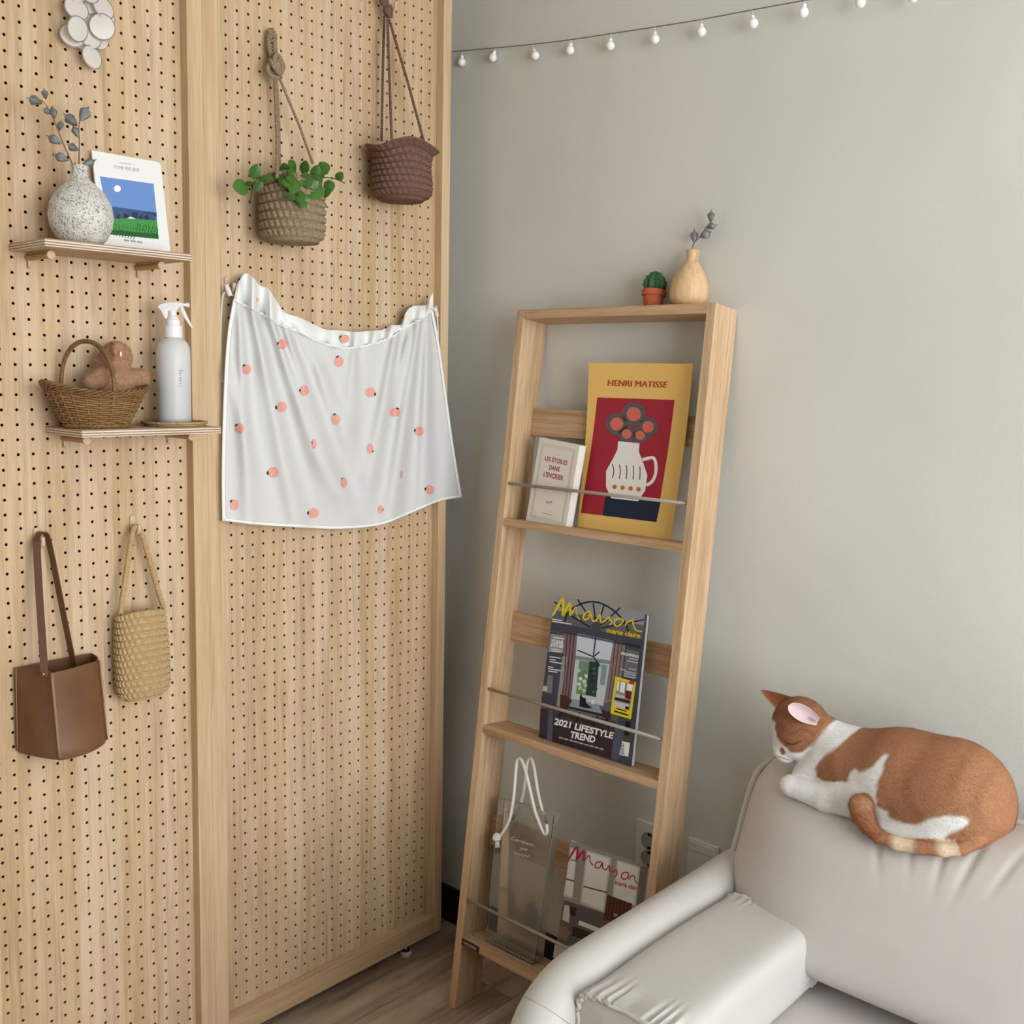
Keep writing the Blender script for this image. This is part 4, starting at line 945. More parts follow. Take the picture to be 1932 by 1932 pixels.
for i, (x, y, cxp, cyp) in enumerate([(55, 205, 57, 171), (160, 190, 168, 161), (300, 183, 292, 148), (417, 165, 420, 132), (551, 150, 553, 113), (700, 128, 700, 90), (855, 103, 855, 65), (1028, 75, 1024, 33), (1196, 38, 1200, 1), (1387, 5, 1400, -36), (1563, -14, 1570, -70)]):
    d = sx(i+1); c = wX(840+x*S5, y*S5, d)-SO; top = wX(840+cxp*S5, cyp*S5, d)-SO
    b = link('bulb', gb, M_BULB, stl); dv = (top-c); MM = align(dv, c) @ Matrix.Scale(1.05, 4); b.matrix_local = MM
    mb = MB(); mb.tube([c+dv.normalized()*.012-c, top-c], .0014, 6); w = mb.build('lead', plain('lead_clear', (205, 203, 192), .4), b, smooth=True); w.matrix_local = MM.inverted() @ Matrix.Translation(c)
# ================================================================ leaning ladder shelf
TH = .119; LO = Vector((.8083, -.2254, 0)); LL, LWD, LD, LT = 1.5566, .5025, .0798, .0197
EU, EV, EW = Vector((0, -1, 0)), Vector((math.sin(TH), 0, math.cos(TH))), Vector((math.cos(TH), 0, -math.sin(TH)))
LM4 = Matrix(((EU.x, EW.x, EV.x, LO.x), (EU.y, EW.y, EV.y, LO.y), (EU.z, EW.z, EV.z, LO.z), (0, 0, 0, 1)))   # local x=u (to the right), y=w (towards wall), z=v (up the stile)
M_LDZ = wood('ash_upright', (216, 183, 147), (184, 148, 110), 'z', fine=85, contrast=1.25, rand=True); M_LDX = wood('ash_cross', (208, 172, 136), (176, 138, 102), 'x', fine=85, contrast=1.25, rand=True)
lad = tag(empty('ladder_shelf'), 'tall light wood magazine ladder rack leaning against the grey wall', 'rack'); lad.matrix_world = LM4
def lpart(name, lo, hi, mat, bev=.001): return MB().box(lo, hi).build(name, mat, lad, bevel=bev)
S1, S2, S3, TT = 1.0983, .6395, .1624, .0165
lift = LD*math.sin(TH)                                   # back of the foot is sawn level with the floor
for x in (0, LWD-LT):
    mb = MB(); V = [(x, 0, 0), (x+LT, 0, 0), (x+LT, LD, lift/math.cos(TH)), (x, LD, lift/math.cos(TH)), (x, 0, LL), (x+LT, 0, LL), (x+LT, LD, LL), (x, LD, LL)]
    mb.add(V, [(0, 3, 2, 1), (4, 5, 6, 7), (0, 1, 5, 4), (1, 2, 6, 5), (2, 3, 7, 6), (3, 0, 4, 7)]); mb.build('upright', M_LDZ, lad, bevel=.001)
lpart('top_board', (LT, 0, LL-LT), (LWD-LT, LD, LL), M_LDX)
for s_ in (S1, S2, S3): lpart('shelf_board', (LT, 0, s_-TT), (LWD-LT, LD, s_), M_LDX)
for z0, z1_ in ((1.286, 1.347), (.826, .889), (.360, .425)): lpart('back_rail', (LT, LD-.018, z0), (LWD-LT, LD, z1_), M_LDX)
M_BAR = plain('grey_steel', (166, 156, 142), .45, .15)
for z_ in (1.175, .719, .246): MB().tube([(LT-.003, .006, z_), (LWD-LT+.003, .006, z_)], .0036, 12).build('front_bar', M_BAR, lad, smooth=True)
nt = MB().box((LT+.0005, -.0009, S3-TT+.0012), (LT+.054, .0002, S3-.0012)).build('name_plate', plain('plate_black', (28, 26, 26), .4), lad, bevel=.0008, bseg=1)
p = Print(); p.text('WOODRAY', (LT+.008, S3-.0125), (LT+.047, S3-.0125), (LT+.009, S3-.0055), (196, 190, 178), 1); p.stroke([(LT+.004, S3-.0118), (LT+.0075, S3-.0055)], .001, (196, 190, 178), 1)
p.build('plate_lettering', nt, lambda s, t, l: Vector((s, -.0009-l, t)))
def lad_at(x, y, wd):
    d = ray(x, y); c = np.array(CAMP); n = np.array(EW); p0 = np.array(LO+EW*wd); t = ((p0-c)@n)/(d@n); P = Vector(c+d*t)-LO; return (P.dot(EU), P.dot(EV))
def lthing(name, u, w, v, label, cat, group=None):
    t = tag(empty(name), label, cat, group); t.matrix_world = LM4 @ Matrix.Translation((u, w, v)); return t
# ---- poster
PW = .052; U0, U1, V0, V1 = .186, .422, 1.0988, 1.4475
ps = lthing('art_poster', U0, PW, V0, 'yellow exhibition poster with a red framed picture on the upper ladder shelf', 'poster')
def bend(t): return -.014*max(0, (t-.16)/.19)**1.7       # top curls forward
def pmap(s, t, l):
    b = bend(t); return Vector((s, b-l, t-.5*abs(b)*.12))
N = 24
mb = MB()
def sheet(u, v, l): return pmap(u*(U1-U0)*(1+.09*v)-.003*v, v*(V1-V0), l)      # the loose paper flares a little at the top
mb.grid(lambda u, v: sheet(u, v, 0), 6, N).grid(lambda u, v: sheet(1-u, v, -.0006), 6, N)
for uu in (0, 1): mb.grid(lambda a_, v: sheet(uu, v, -.0006*a_), 2, N)
mb.grid(lambda u, a_: sheet(u, 1, -.0006*a_), 6, 2); mb.build('sheet', plain('poster_yellow', (244, 200, 112), .6), ps, weld=True)
z7 = 520/1932
def pconv(x, y):
    u, v = lad_at(900+x*z7, 660+y*z7, PW)
    for _ in range(3): u2, v2 = lad_at(900+x*z7, 660+y*z7, PW+bend(max(0, v-V0))); u, v = u2, v2
    return (u-U0, v-V0)
p = Print(pconv)
RED = (170, 38, 56)
p.poly([(843, 332), (1385, 350), (1258, 1208), (728, 1143)], RED, 1)
for dx_ in (-2.5, 0, 2.5): p.text('HENRI MATISSE', (916+dx_, 250), (1330+dx_, 264), (922+dx_, 208), (186, 62, 40), 2+dx_*.1)
p.stroke([(985, 300), (1010, 280), (1050, 284), (1110, 276), (1180, 274), (1240, 264)], 3, (240, 210, 150), 2, 4)
# plain stand-in picture: a white jug with flowers on a dark table
p.poly([(880, 1160), (905, 1010), (1290, 1050), (1258, 1208)], (26, 38, 62), 2)
p.poly([(940, 1040), (905, 960), (905, 850), (950, 770), (985, 700), (990, 640), (1140, 655), (1135, 715), (1165, 790), (1195, 880), (1180, 985), (1130, 1062)], (244, 242, 236), 3)
p.stroke([(1160, 770), (1240, 760), (1255, 850), (1230, 920), (1188, 950)], 22, (244, 242, 236), 3, 5)
for x, y, r_ in ((980, 520, 78), (1100, 450, 84), (1200, 540, 70), (1050, 590, 60), (1145, 600, 56)): p.circle((x, y), r_, (92, 92, 94), 3)
for x, y, r_ in ((980, 520, 46), (1100, 450, 50), (1200, 540, 40), (1050, 590, 34), (1145, 600, 32)): p.circle((x, y), r_, (222, 112, 98), 4)
for k in range(5): p.stroke([(950+k*48, 800+k*4), (960+k*46, 850), (950+k*48, 900+k*3)], 6, (60, 40, 40), 4, 4)
for k in range(4): p.circle((965+k*56, 960+k*6), 16, (206, 122, 60), 4)
p.build('poster_print', ps, pmap, cuts=[.16+.01*k for k in range(20)])
# ---- small book
BW0, BTH = .024, .020
bk_ = lthing('paperback_book', .058, BW0, S1, 'slim cream paperback with red title lettering on the upper ladder shelf', 'book')
bw, bh = .122, .184
o = MB().box((0, 0, .0005), (bw, .0006, bh)).box((0, BTH-.0006, .0005), (bw, BTH, bh)).box((0, 0, .0005), (.0006, BTH, bh)).build('cover', plain('book_cream', (238, 230, 218), .6), bk_)
MB().box((.0008, .0008, .002), (bw-.001, BTH-.0008, bh-.001)).build('pages', plain('paper_pages', (240, 236, 226), .8), bk_)
bk_.matrix_world = LM4 @ Matrix.Translation((.064, BW0, S1)) @ Matrix.Rotation(R(5), 4, 'Y') @ Matrix.Rotation(R(-5), 4, 'Z')
p = Print()
for k, (i, c) in enumerate(((.011, (150, 140, 128)), (.0135, (190, 182, 170)), (.0155, (190, 120, 110)))):
    r_ = [(i, i), (bw-i, i), (bw-i, bh-i), (i, bh-i), (i, i)]; p.stroke(r_, .0006, c, 1)
p.text('LES ÉTOILES', (.027, .137), (.095, .137), (.027, .149), (168, 44, 52), 2).text('DANS', (.044, .120), (.076, .120), (.044, .130), (168, 44, 52), 2).text("L’ENCRIER", (.031, .103), (.091, .103), (.031, .114), (168, 44, 52), 2)
p.text('nrf', (.052, .048), (.068, .048), (.055, .056), (60, 56, 54), 2); p.stroke([(.047, .026), (.075, .026)], .0012, (150, 144, 136), 2)
p.build('cover_print', bk_, lambda s, t, l: Vector((s, -l, t)))
# ---- magazine on the middle shelf
def magazine(u0, v0, w, W_, H_, th, label, cover):
    t = lthing('magazine', u0, w, v0, label, 'magazine')
    MB().box((0, 0, 0), (W_, .0005, H_)).box((0, th-.0005, 0), (W_, th, H_)).box((0, 0, 0), (.0005, th, H_)).build('cover', plain('mag_cover_'+cover, {'a': (64, 66, 80), 'b': (150, 148, 144)}[cover], .35), t)
    MB().box((.0006, .0007, .0006), (W_-.0005, th-.0007, H_-.0006)).build('pages', plain('mag_pages', (226, 228, 230), .6), t)
    return t
MW, MU, MV = .035, .158, S2
mg = magazine(MU, MV+.0005, MW, .238, .305, .010, 'thick interiors magazine with yellow title on the middle ladder shelf', 'a')
def z8(x, y): u, v = lad_at(880+x/4.2, 1080+y/4.2, MW); return (u-MU, v-MV)
def z3(x, y): return (140*4.2+x*4.2/8.782, 30*4.2+y*4.2/8.782)      # from the closer crop into the wider one
p = Print(z8); SL = (66, 68, 82)
p.poly([(700, 184), (1420, 314), (1392, 535), (676, 400)], (150, 152, 160), 1).poly([(692, 300), (1405, 420), (1392, 535), (676, 400)], (136, 138, 146), 1)
p.stroke([(780, 390), (800, 330), (850, 282), (930, 244), (1010, 234), (1090, 256), (1165, 303), (1220, 355), (1262, 405), (1282, 470)], 13, (24, 24, 28), 2, 4)
for a, b in (((880, 214), (960, 335)), ((1006, 245), (1022, 372)), ((1090, 262), (1058, 372)), ((1220, 280), (1130, 365)), ((1408, 376), (1070, 442)), ((696, 236), (800, 295)), ((820, 340), (985, 440)), ((1060, 420), (1130, 370))): p.stroke([a, b], 11, (24, 24, 28), 2)
p.poly([(674, 396), (988, 448), (995, 408), (1010, 392), (1045, 396), (1062, 412), (1066, 465), (1390, 536), (1384, 606), (664, 462)], SL, 2)
p.poly([(664, 455), (1385, 590), (1330, 1245), (588, 1080)], (92, 94, 104), 1)
p.poly([(775, 470), (880, 490), (860, 700), (808, 1085), (735, 1075), (770, 760)], (128, 104, 104), 2)
for k in range(3): p.stroke([(800+k*28, 478+k*5), (782+k*24, 760), (752+k*24, 1060)], 8, (74, 54, 56), 3)
p.poly([(880, 480), (1165, 545), (1140, 700), (866, 660)], (206, 216, 228), 2).poly([(866, 660), (1140, 700), (1136, 730), (864, 690)], (138, 142, 146), 3).poly([(864, 690), (1136, 730), (1085, 1060), (828, 1010)], (196, 206, 210), 2)
p.poly([(895, 700), (978, 712), (948, 975), (868, 962)], (116, 146, 118), 3).poly([(976, 704), (1052, 716), (1028, 990), (946, 974)], (36, 62, 56), 3).poly([(1072, 730), (1118, 738), (1096, 900), (1058, 890)], (128, 156, 160), 3)
for k in range(12): p.circle((890+(k*37 % 70), 780+(k*53 % 180)), 16, [(188, 206, 160), (96, 134, 100), (220, 228, 206)][k % 3], 4, 9)
for k in range(10): p.circle((985+(k*29 % 45), 740+(k*61 % 220)), 13, [(30, 70, 60), (62, 104, 84), (22, 46, 44)][k % 3], 4, 8)
p.poly([(1168, 545), (1262, 566), (1232, 800), (1198, 1010), (1090, 1040), (1130, 760)], (140, 118, 118), 2)
for k in range(3): p.stroke([(1180+k*28, 550+k*6), (1155+k*26, 800), (1125+k*22, 1010)], 8, (84, 66, 68), 3)
p.poly([(668, 470), (776, 488), (735, 1075), (590, 1040)], SL, 2).poly([(668, 488), (772, 500), (768, 640), (650, 630)], (150, 150, 154), 3).poly([(760, 665), (800, 672), (745, 1070), (715, 1060)], (150, 148, 150), 3).poly([(645, 815), (690, 820), (676, 960), (626, 955)], (120, 124, 126), 3).poly([(610, 900), (642, 905), (640, 945), (606, 940)], (216, 196, 170), 4)
p.poly([(1262, 560), (1385, 585), (1330, 1245), (1198, 1200), (1236, 800)], SL, 2).poly([(1270, 610), (1370, 630), (1350, 850), (1240, 820)], (108, 110, 120), 3)
for a, b in (((1025, 516), (1008, 660)), ((880, 617), (1008, 670)), ((1008, 670), (1056, 630)), ((1008, 670), (1062, 748))): p.stroke([a, b], 9, (20, 20, 22), 5)
p.poly([(690, 1080), (1180, 1180), (1150, 1476), (575, 1312), (588, 1080)], (52, 40, 46), 3).poly([(700, 1070), (820, 1080), (1180, 1180), (1175, 1290), (690, 1160)], (120, 112, 122), 3)
p.poly([(848, 1003), (1046, 1046), (1078, 1122), (812, 1062)], (146, 160, 174), 4).poly([(812, 1062), (1078, 1122), (1078, 1140), (812, 1080)], (48, 34, 38), 4)
p.poly([(745, 968), (796, 980), (836, 1016), (800, 1092), (742, 1080)], (74, 42, 44), 4).poly([(1072, 1088), (1146, 1112), (1144, 1172), (1080, 1152)], (66, 40, 44), 4).poly([(896, 1062), (900, 985), (912, 962), (920, 990), (948, 1000), (950, 1035), (1000, 1078), (940, 1076)], (26, 22, 24), 5).circle((1004, 1030), 15, (232, 232, 236), 5)
for a, b in (((770, 1090), (730, 1150)), ((810, 1090), (840, 1160)), ((900, 1110), (870, 1190)), ((1040, 1140), (1000, 1220)), ((1110, 1160), (1130, 1240))): p.stroke([a, b], 14, (30, 24, 28), 4)
p.poly([(590, 1080), (652, 1090), (640, 1300), (576, 1290)], (58, 46, 54), 4).poly([(652, 1085), (690, 1092), (680, 1340), (638, 1328)], (84, 88, 108), 4).poly([(1180, 1190), (1250, 1205), (1215, 1490), (1148, 1474)], (84, 88, 108), 4)
p.poly([(1262, 1180), (1302, 1190), (1290, 1300), (1252, 1292)], (20, 20, 24), 4)
YL = (232, 208, 40)
def brush(pts, w): p.stroke([z3(*q) for q in pts], w, YL, 6, 5)
brush([(205, 455), (290, 300), (372, 165), (378, 320), (372, 455), (430, 340), (492, 240), (494, 350), (494, 452), (545, 370), (592, 312), (600, 400), (612, 465), (650, 522)], [17, 22, 18, 22, 18, 20, 16, 20, 14, 10, 8, 8, 8, 10])
brush([(838, 400), (770, 398), (712, 468), (730, 520), (790, 500), (838, 405), (850, 500), (880, 548), (930, 530), (985, 430), (990, 520), (1010, 568), (1070, 540), (1145, 470), (1140, 520), (1182, 545), (1175, 590), (1140, 605)], [14, 13, 13, 13, 12, 12, 13, 13, 11, 10, 12, 12, 12, 12, 11, 11, 10, 8])
brush([(1010, 345), (1000, 385)], 9); brush([(1345, 505), (1270, 510), (1220, 575), (1260, 628), (1330, 600), (1372, 540), (1340, 505)], 12)
brush([(1405, 632), (1425, 575), (1480, 550), (1532, 532), (1535, 600), (1580, 690), (1640, 716), (1692, 712)], [10, 12, 13, 13, 12, 10, 10, 8])
p.text('marie claire', (1110, 478), (1376, 524), (1118, 440), (236, 196, 30), 6)
p.text('CLEAR', (676, 562), (768, 575), (680, 532), (246, 246, 248), 6).text('HOUSE', (672, 588), (768, 602), (676, 564), (246, 246, 248), 6)
p.text('SHOPPING', (1224, 652), (1366, 682), (1228, 630), (246, 246, 248), 6)
W_ = (222, 222, 226)
for x, y, l_ in ((672, 606, 80), (672, 622, 84), (660, 668, 90), (660, 690, 50), (662, 708, 96), (650, 748, 40), (648, 764, 100), (650, 782, 72), (682, 372, 80), (682, 388, 150), (690, 515, 90)): p.stroke([(x, y), (x+l_, y+l_*.16)], 9, W_, 6)
for x, y, l_ in ((1290, 682, 70), (1276, 702, 82), (1292, 765, 54), (1220, 768, 40), (1254, 785, 90), (1252, 802, 90), (1250, 822, 92)): p.stroke([(x, y), (x+l_, y+l_*.2)], 9, (196, 196, 202), 6)
p.poly([(1180, 825), (1346, 872), (1305, 1166), (1142, 1118)], (236, 214, 36), 5).poly([(1198, 855), (1326, 888), (1294, 1096), (1166, 1058)], (150, 142, 138), 6).poly([(1200, 860), (1216, 864), (1206, 940), (1190, 936)], (244, 244, 244), 7).poly([(1226, 866), (1262, 876), (1252, 958), (1216, 948)], (246, 246, 246), 7).poly([(1278, 880), (1322, 890), (1314, 945), (1270, 934)], (246, 244, 244), 7).circle((1312, 876), 24, (206, 40, 40), 8, 14, 14, .3).poly([(1264, 936), (1310, 946), (1302, 1010), (1256, 1000)], (110, 22, 30), 7).poly([(1186, 960), (1250, 978), (1270, 1000), (1180, 990)], (196, 198, 188), 7).poly([(1178, 990), (1300, 1020), (1296, 1040), (1174, 1010)], (34, 30, 30), 7).poly([(1172, 1020), (1292, 1050), (1286, 1094), (1166, 1058)], (206, 206, 210), 7).poly([(1262, 1060), (1290, 1068), (1286, 1092), (1258, 1084)], (60, 24, 28), 8)
p.stroke([(1190, 1078), (1270, 1104)], 9, (40, 36, 20), 7).stroke([(1174, 1100), (1284, 1134)], 12, (40, 36, 20), 7)
p.text('2021 LIFESTYLE', (694, 1206), (1160, 1322), (706, 1154), (250, 250, 250), 7).text('TREND', (820, 1310), (1018, 1354), (830, 1258), (250, 250, 250), 7)
for k in range(9): p.stroke([(735+k*40, 1308+k*11.0), (768+k*40, 1316+k*11.0)], 11, (188, 182, 186), 6)
p.poly([(1234, 1338), (1298, 1352), (1284, 1462), (1214, 1446)], (244, 244, 244), 6)
for k in range(11): p.stroke([(1222+(k % 2)*3, 1440-k*8.5), (1252, 1446-k*8.5)], 3+(k % 3), (20, 20, 20), 7)
p.build('cover_print', mg, lambda s, t, l: Vector((s, -l, t)))
# ---- magazine on the bottom shelf
M2W, M2U, M2V = .036, .262, S3; mg2 = magazine(M2U, M2V+.0005, M2W, .205, .286, .006, 'interiors magazine with red title on the bottom ladder shelf', 'b')
def z9(x, y): u, v = lad_at(820+x*.31056, 1400+y*.31056, M2W); return (u-M2U, v-M2V)
p = Print(z9); G1, G2, WH = (122, 118, 114), (168, 166, 162), (226, 224, 220)
p.poly([(826, 600), (1296, 752), (1262, 1010), (790, 930)], (146, 142, 138), 1)
for q in ([(826, 640), (866, 652), (838, 955), (782, 938)], [(925, 658), (1075, 704), (1030, 1036), (882, 980)], [(1108, 716), (1252, 760), (1222, 1000), (1075, 960)]):
    p.poly(q, (196, 194, 188), 2); c = (sum(a for a, b in q)/4, sum(b for a, b in q)/4); p.poly([(c[0]+(a-c[0])*.86, c[1]+(b-c[1])*.93) for a, b in q], WH, 3)
p.stroke([(905, 878), (1052, 916)], 9, (90, 88, 84), 4).stroke([(795, 832), (850, 846)], 9, (90, 88, 84), 4).stroke([(830, 715), (872, 728)], 8, (120, 118, 112), 4)
p.poly([(1050, 928), (1202, 984), (1180, 1090), (1025, 1085)], (92, 46, 32), 4)
for k in range(6): p.stroke([(1070+k*22, 940+k*8), (1052+k*22, 1080)], 6, (60, 26, 20), 5)
p.stroke([(1112, 1052), (1088, 1044), (1100, 1060)], 5, (236, 230, 226), 6)
p.poly([(786, 960), (1180, 1090), (1180, 1180), (730, 1290)], (96, 90, 86), 2).poly([(790, 990), (830, 1000), (815, 1100), (776, 1080)], (206, 204, 198), 3).poly([(820, 996), (862, 1008), (855, 1060), (822, 1050)], (40, 34, 32), 4).poly([(880, 1085), (1010, 1135), (1000, 1160), (872, 1110)], (226, 222, 216), 4).poly([(760, 1112), (800, 1122), (825, 1160), (800, 1210), (748, 1190)], (140, 112, 96), 4).poly([(840, 1120), (980, 1170), (960, 1215), (835, 1180)], (48, 40, 38), 3).poly([(730, 1230), (840, 1240), (800, 1330), (720, 1310)], (186, 176, 176), 4)
p.poly([(1250, 760), (1296, 752), (1262, 1010), (1225, 1000)], (112, 108, 106), 4)
RD = (176, 32, 52)
def b2(pts, w): p.stroke(pts, w, RD, 6, 5)
b2([(812, 726), (838, 675), (866, 640), (868, 690), (862, 716), (884, 688), (908, 664), (908, 700), (905, 722), (928, 700), (942, 690), (946, 724), (964, 752)], [9, 13, 12, 13, 11, 12, 11, 11, 8, 6, 6, 6, 6])
b2([(1012, 728), (984, 734), (978, 762), (1004, 764), (1020, 732), (1022, 764), (1042, 776), (1062, 752), (1066, 786), (1086, 790), (1106, 778), (1108, 806), (1092, 822)], 7)
b2([(1168, 790), (1138, 802), (1142, 832), (1170, 828), (1178, 800), (1164, 790)], 7); b2([(1180, 836), (1196, 814), (1214, 818), (1222, 850), (1246, 866)], [7, 7, 7, 6, 4])
p.text('marie claire', (1096, 866), (1244, 908), (1100, 838), (196, 96, 104), 6)
p.build('cover_print', mg2, lambda s, t, l: Vector((s, -l, t)))
# ---- clear bag
CBW = .026; cb = lthing('clear_bag', .065, CBW, S3, 'clear plastic bag with white rope handles on the bottom ladder shelf', 'bag')
M_PVC = glassy('clear_pvc', (.97, .97, .95), .09, .25); M_PVE = glassy('pvc_edge', (.9, .9, .88), .35, .15)
def ca(x, y, w=0): u, v = lad_at(820+x*.31056, 1400+y*.31056, CBW+w); return Vector((u-.065, w, v-S3))
def crinkle(u, v, s): return .0012*math.sin(u*5+v*4+s)*math.sin(v*7-u*3)+.0003*math.sin(u*13+v*3)
TLp, TRp, BLp, BRp = Vector((.000, 0, .318)), Vector((.160, 0, .332)), Vector((.004, 0, .006)), Vector((.140, 0, .006))
def face(w, s):
    def f(u, v): q = (BLp.lerp(BRp, u)).lerp(TLp.lerp(TRp, u), v); return q+Vector((0, w*(1-.55*v)+crinkle(u, v, s)*(.3+.7*v), 0))
    return f
fa, fb = face(0, 0), face(.034, 2)
mb = MB(); mb.grid(fa, 18, 24); mb.build('front_sheet', M_PVC, cb, smooth=True)
mb = MB(); mb.grid(fb, 18, 24); mb.build('back_sheet', M_PVC, cb, smooth=True)
for u in (0, 1):
    mb = MB(); mb.grid(lambda a, b, u=u: fa(u, b).lerp(fb(u, b), a)+Vector(((.010 if u == 0 else -.010)*math.sin(math.pi*a)*b, 0, 0)), 7, 20); mb.build('side_gusset', M_PVC, cb, smooth=True)
mb = MB(); mb.grid(lambda a, b: fa(a, 0).lerp(fb(a, 0), b), 8, 4); mb.build('bottom_sheet', M_PVC, cb)
for fn in ([fa(0, t) for t in np.linspace(0, 1, 20)], [fa(1, t) for t in np.linspace(0, 1, 20)], [fa(t, 0) for t in np.linspace(0, 1, 12)], [fa(t, 1) for t in np.linspace(0, 1, 14)], [fb(t, 1) for t in np.linspace(0, 1, 14)], [fa(t, .93)+Vector((0, -.0006, 0)) for t in np.linspace(0, 1, 14)]):
    mb = MB(); mb.tube(fn, .0009, 6); mb.build('welded_edge', M_PVE, cb, smooth=True)
M_ROPE = plain('white_rope', (238, 236, 228), .8, bump=.4, bscale=800)
h1 = spline([ca(385, 590, -.004), ca(420, 540, -.004), ca(455, 470, -.003), ca(478, 350, .0), ca(490, 220, .004), ca(500, 120, .006), ca(520, 100, .006), ca(545, 150, .006), ca(575, 270, .003), ca(605, 400, -.002), ca(620, 450, -.004), ca(665, 555, -.004), ca(684, 545, -.004), ca(680, 500, -.002)], 5)
h2 = spline([ca(680, 500, .002), ca(650, 400, .012), ca(625, 290, .018), ca(605, 160, .02), ca(585, 98, .02), ca(562, 130, .02), ca(550, 230, .02), ca(535, 330, .02), ca(500, 420, .018), ca(450, 480, .01)], 5)
for h in (h1, h2): MB().tube(h, .0036, 10).build('rope_handle', M_ROPE, cb, smooth=True)
kc = ca(378, 580, -.008); mb = MB()
for k in range(3):
    Mx = Matrix.Rotation(.7*k, 3, 'Y') @ Matrix.Rotation(.6+.5*k, 3, 'X'); mb.tube([kc+Mx @ Vector((.0065*math.cos(t), .0065*math.sin(t), 0)) for t in np.linspace(0, 2*math.pi, 16)[:-1]], .0036, 8, closed=True)
mb.ell(kc, (.006, .006, .007)); mb.tube([kc, ca(375, 640, -.008)], .0034, 8); mb.tube([kc, ca(388, 640, -.006)], .0034, 8); mb.build('handle_knot', M_ROPE, cb, smooth=True)
for xx in (374, 391): MB().tube([ca(xx, 645, -.008), ca(xx+1, 676, -.008)], .0016, 6).build('cord_tip', plain('tip_dark', (40, 36, 34), .5), cb)
p = Print(lambda x, y: (ca(x, y).x, ca(x, y).z)); PWH = (232, 230, 226)
p.text('Complete', (464, 600), (600, 640), (468, 574), PWH, 1).text('your', (522, 656), (566, 668), (526, 638), PWH, 1).stroke([(480, 676), (492, 668), (496, 684), (510, 674), (516, 690), (532, 680), (538, 694), (552, 684), (560, 700), (580, 686)], 3, PWH, 1, 3)
def pvcmap(s, t, l):
    v = (t-.006)/.32; u = (s-.002)/.15; return Vector((s, crinkle(u, v, 0)*(.3+.7*v)-.0012-l, t))
p.build('printed_lettering', cb, pvcmap)
# ---- things on top of the ladder
def on_top(name, u, w, label, cat, group=None): return lthing(name, u, w, LL+.0002, label, cat, group)
M_TER = plain('terracotta', (196, 100, 66), .8, bump=.2, bscale=300, var=.06); M_CAC = None
kp = on_top('cactus_pot', .330, .040, 'tiny green cactus in a terracotta pot on the ladder top', 'potted cactus')
MB().lathe([(0, 0), (.0170, 0), (.0182, .002), (.0208, .026), (.0240, .026), (.0245, .0275), (.0245, .0375), (.0235, .0385), (.0215, .0385), (.0208, .034), (0, .034)], 32).build('pot', M_TER, kp, angle=.6)
mb = MB(); NR = 9; nu = NR*8; rows = []
def cact(i, j, nu=nu, nv=18):
    a = 2*math.pi*i/nu; t = j/(nv-1); r_ = .0205*math.sin(math.pi*(.18+.80*t))**.75*(1+.16*math.cos(NR*a)); return (r_*math.cos(a), r_*math.sin(a), .032+.044*t)
V = [cact(i, j) for j in range(18) for i in range(nu)]; F = [(j*nu+i, j*nu+(i+1) % nu, (j+1)*nu+(i+1) % nu, (j+1)*nu+i) for j in range(17) for i in range(nu)]; F.append(tuple(17*nu+i for i in range(nu)))
mb.add(V, F); mb.build('cactus', plain('cactus_green', (52, 96, 54), .55, var=.2, bscale=90), kp, smooth=True)
mb = MB()
for k in range(NR):
    for j in range(3, 18, 3):
        c = Vector(cact(k*8, j)); out = Vector((c.x, c.y, .004)).normalized(); mb.lathe([(.0022, 0), (.0009, .0022), (0, .0050)], 5, align(out+Vector((0, 0, .5)), c-out*.001))
mb.build('spines', plain('spine_green', (60, 90, 52), .6), kp)
wv = on_top('wooden_vase', .413, .0405, 'pale turned wooden bottle vase on the ladder top', 'vase')
vp = [(0, 0), (.022, 0), (.031, .004), (.0375, .018), (.0385, .032), (.036, .048), (.029, .066), (.0205, .080), (.0140, .089), (.0118, .096), (.0118, .102), (.0135, .108), (.0148, .1115), (.0140, .113), (.011, .112), (.0095, .104), (.0095, .096)]
MB().lathe([(a, b) for a, b in [(Vector((x, y)).x, Vector((x, y)).y) for x, y in vp]], 48).build('body', wood('vase_wood', (226, 190, 146), (200, 160, 116), 'z', fine=45), wv, smooth=True)
T4 = LM4 @ Vector((.413, .0405, LL+.10)); XB_ = T4.x; cz8 = lambda x, y, d: wX(1100+x*.16563, 380+y*.16563, d)
branch('dried_branch', 'short dried branch with four silver pods in the wooden vase', [[(1235, 600, 0), (1250, 510, 0), (1275, 460, 0), (1330, 400, 0), (1400, 300, 0), (1455, 230, 0)], [(1262, 490, 0), (1270, 465, 0)]], [((1270, 475), (1267, 325)), ((1325, 408), (1455, 348)), ((1392, 302), (1520, 268)), ((1455, 245), (1460, 100))], cz8, XB_+.004, 'dried silver branches', Vector(T4))
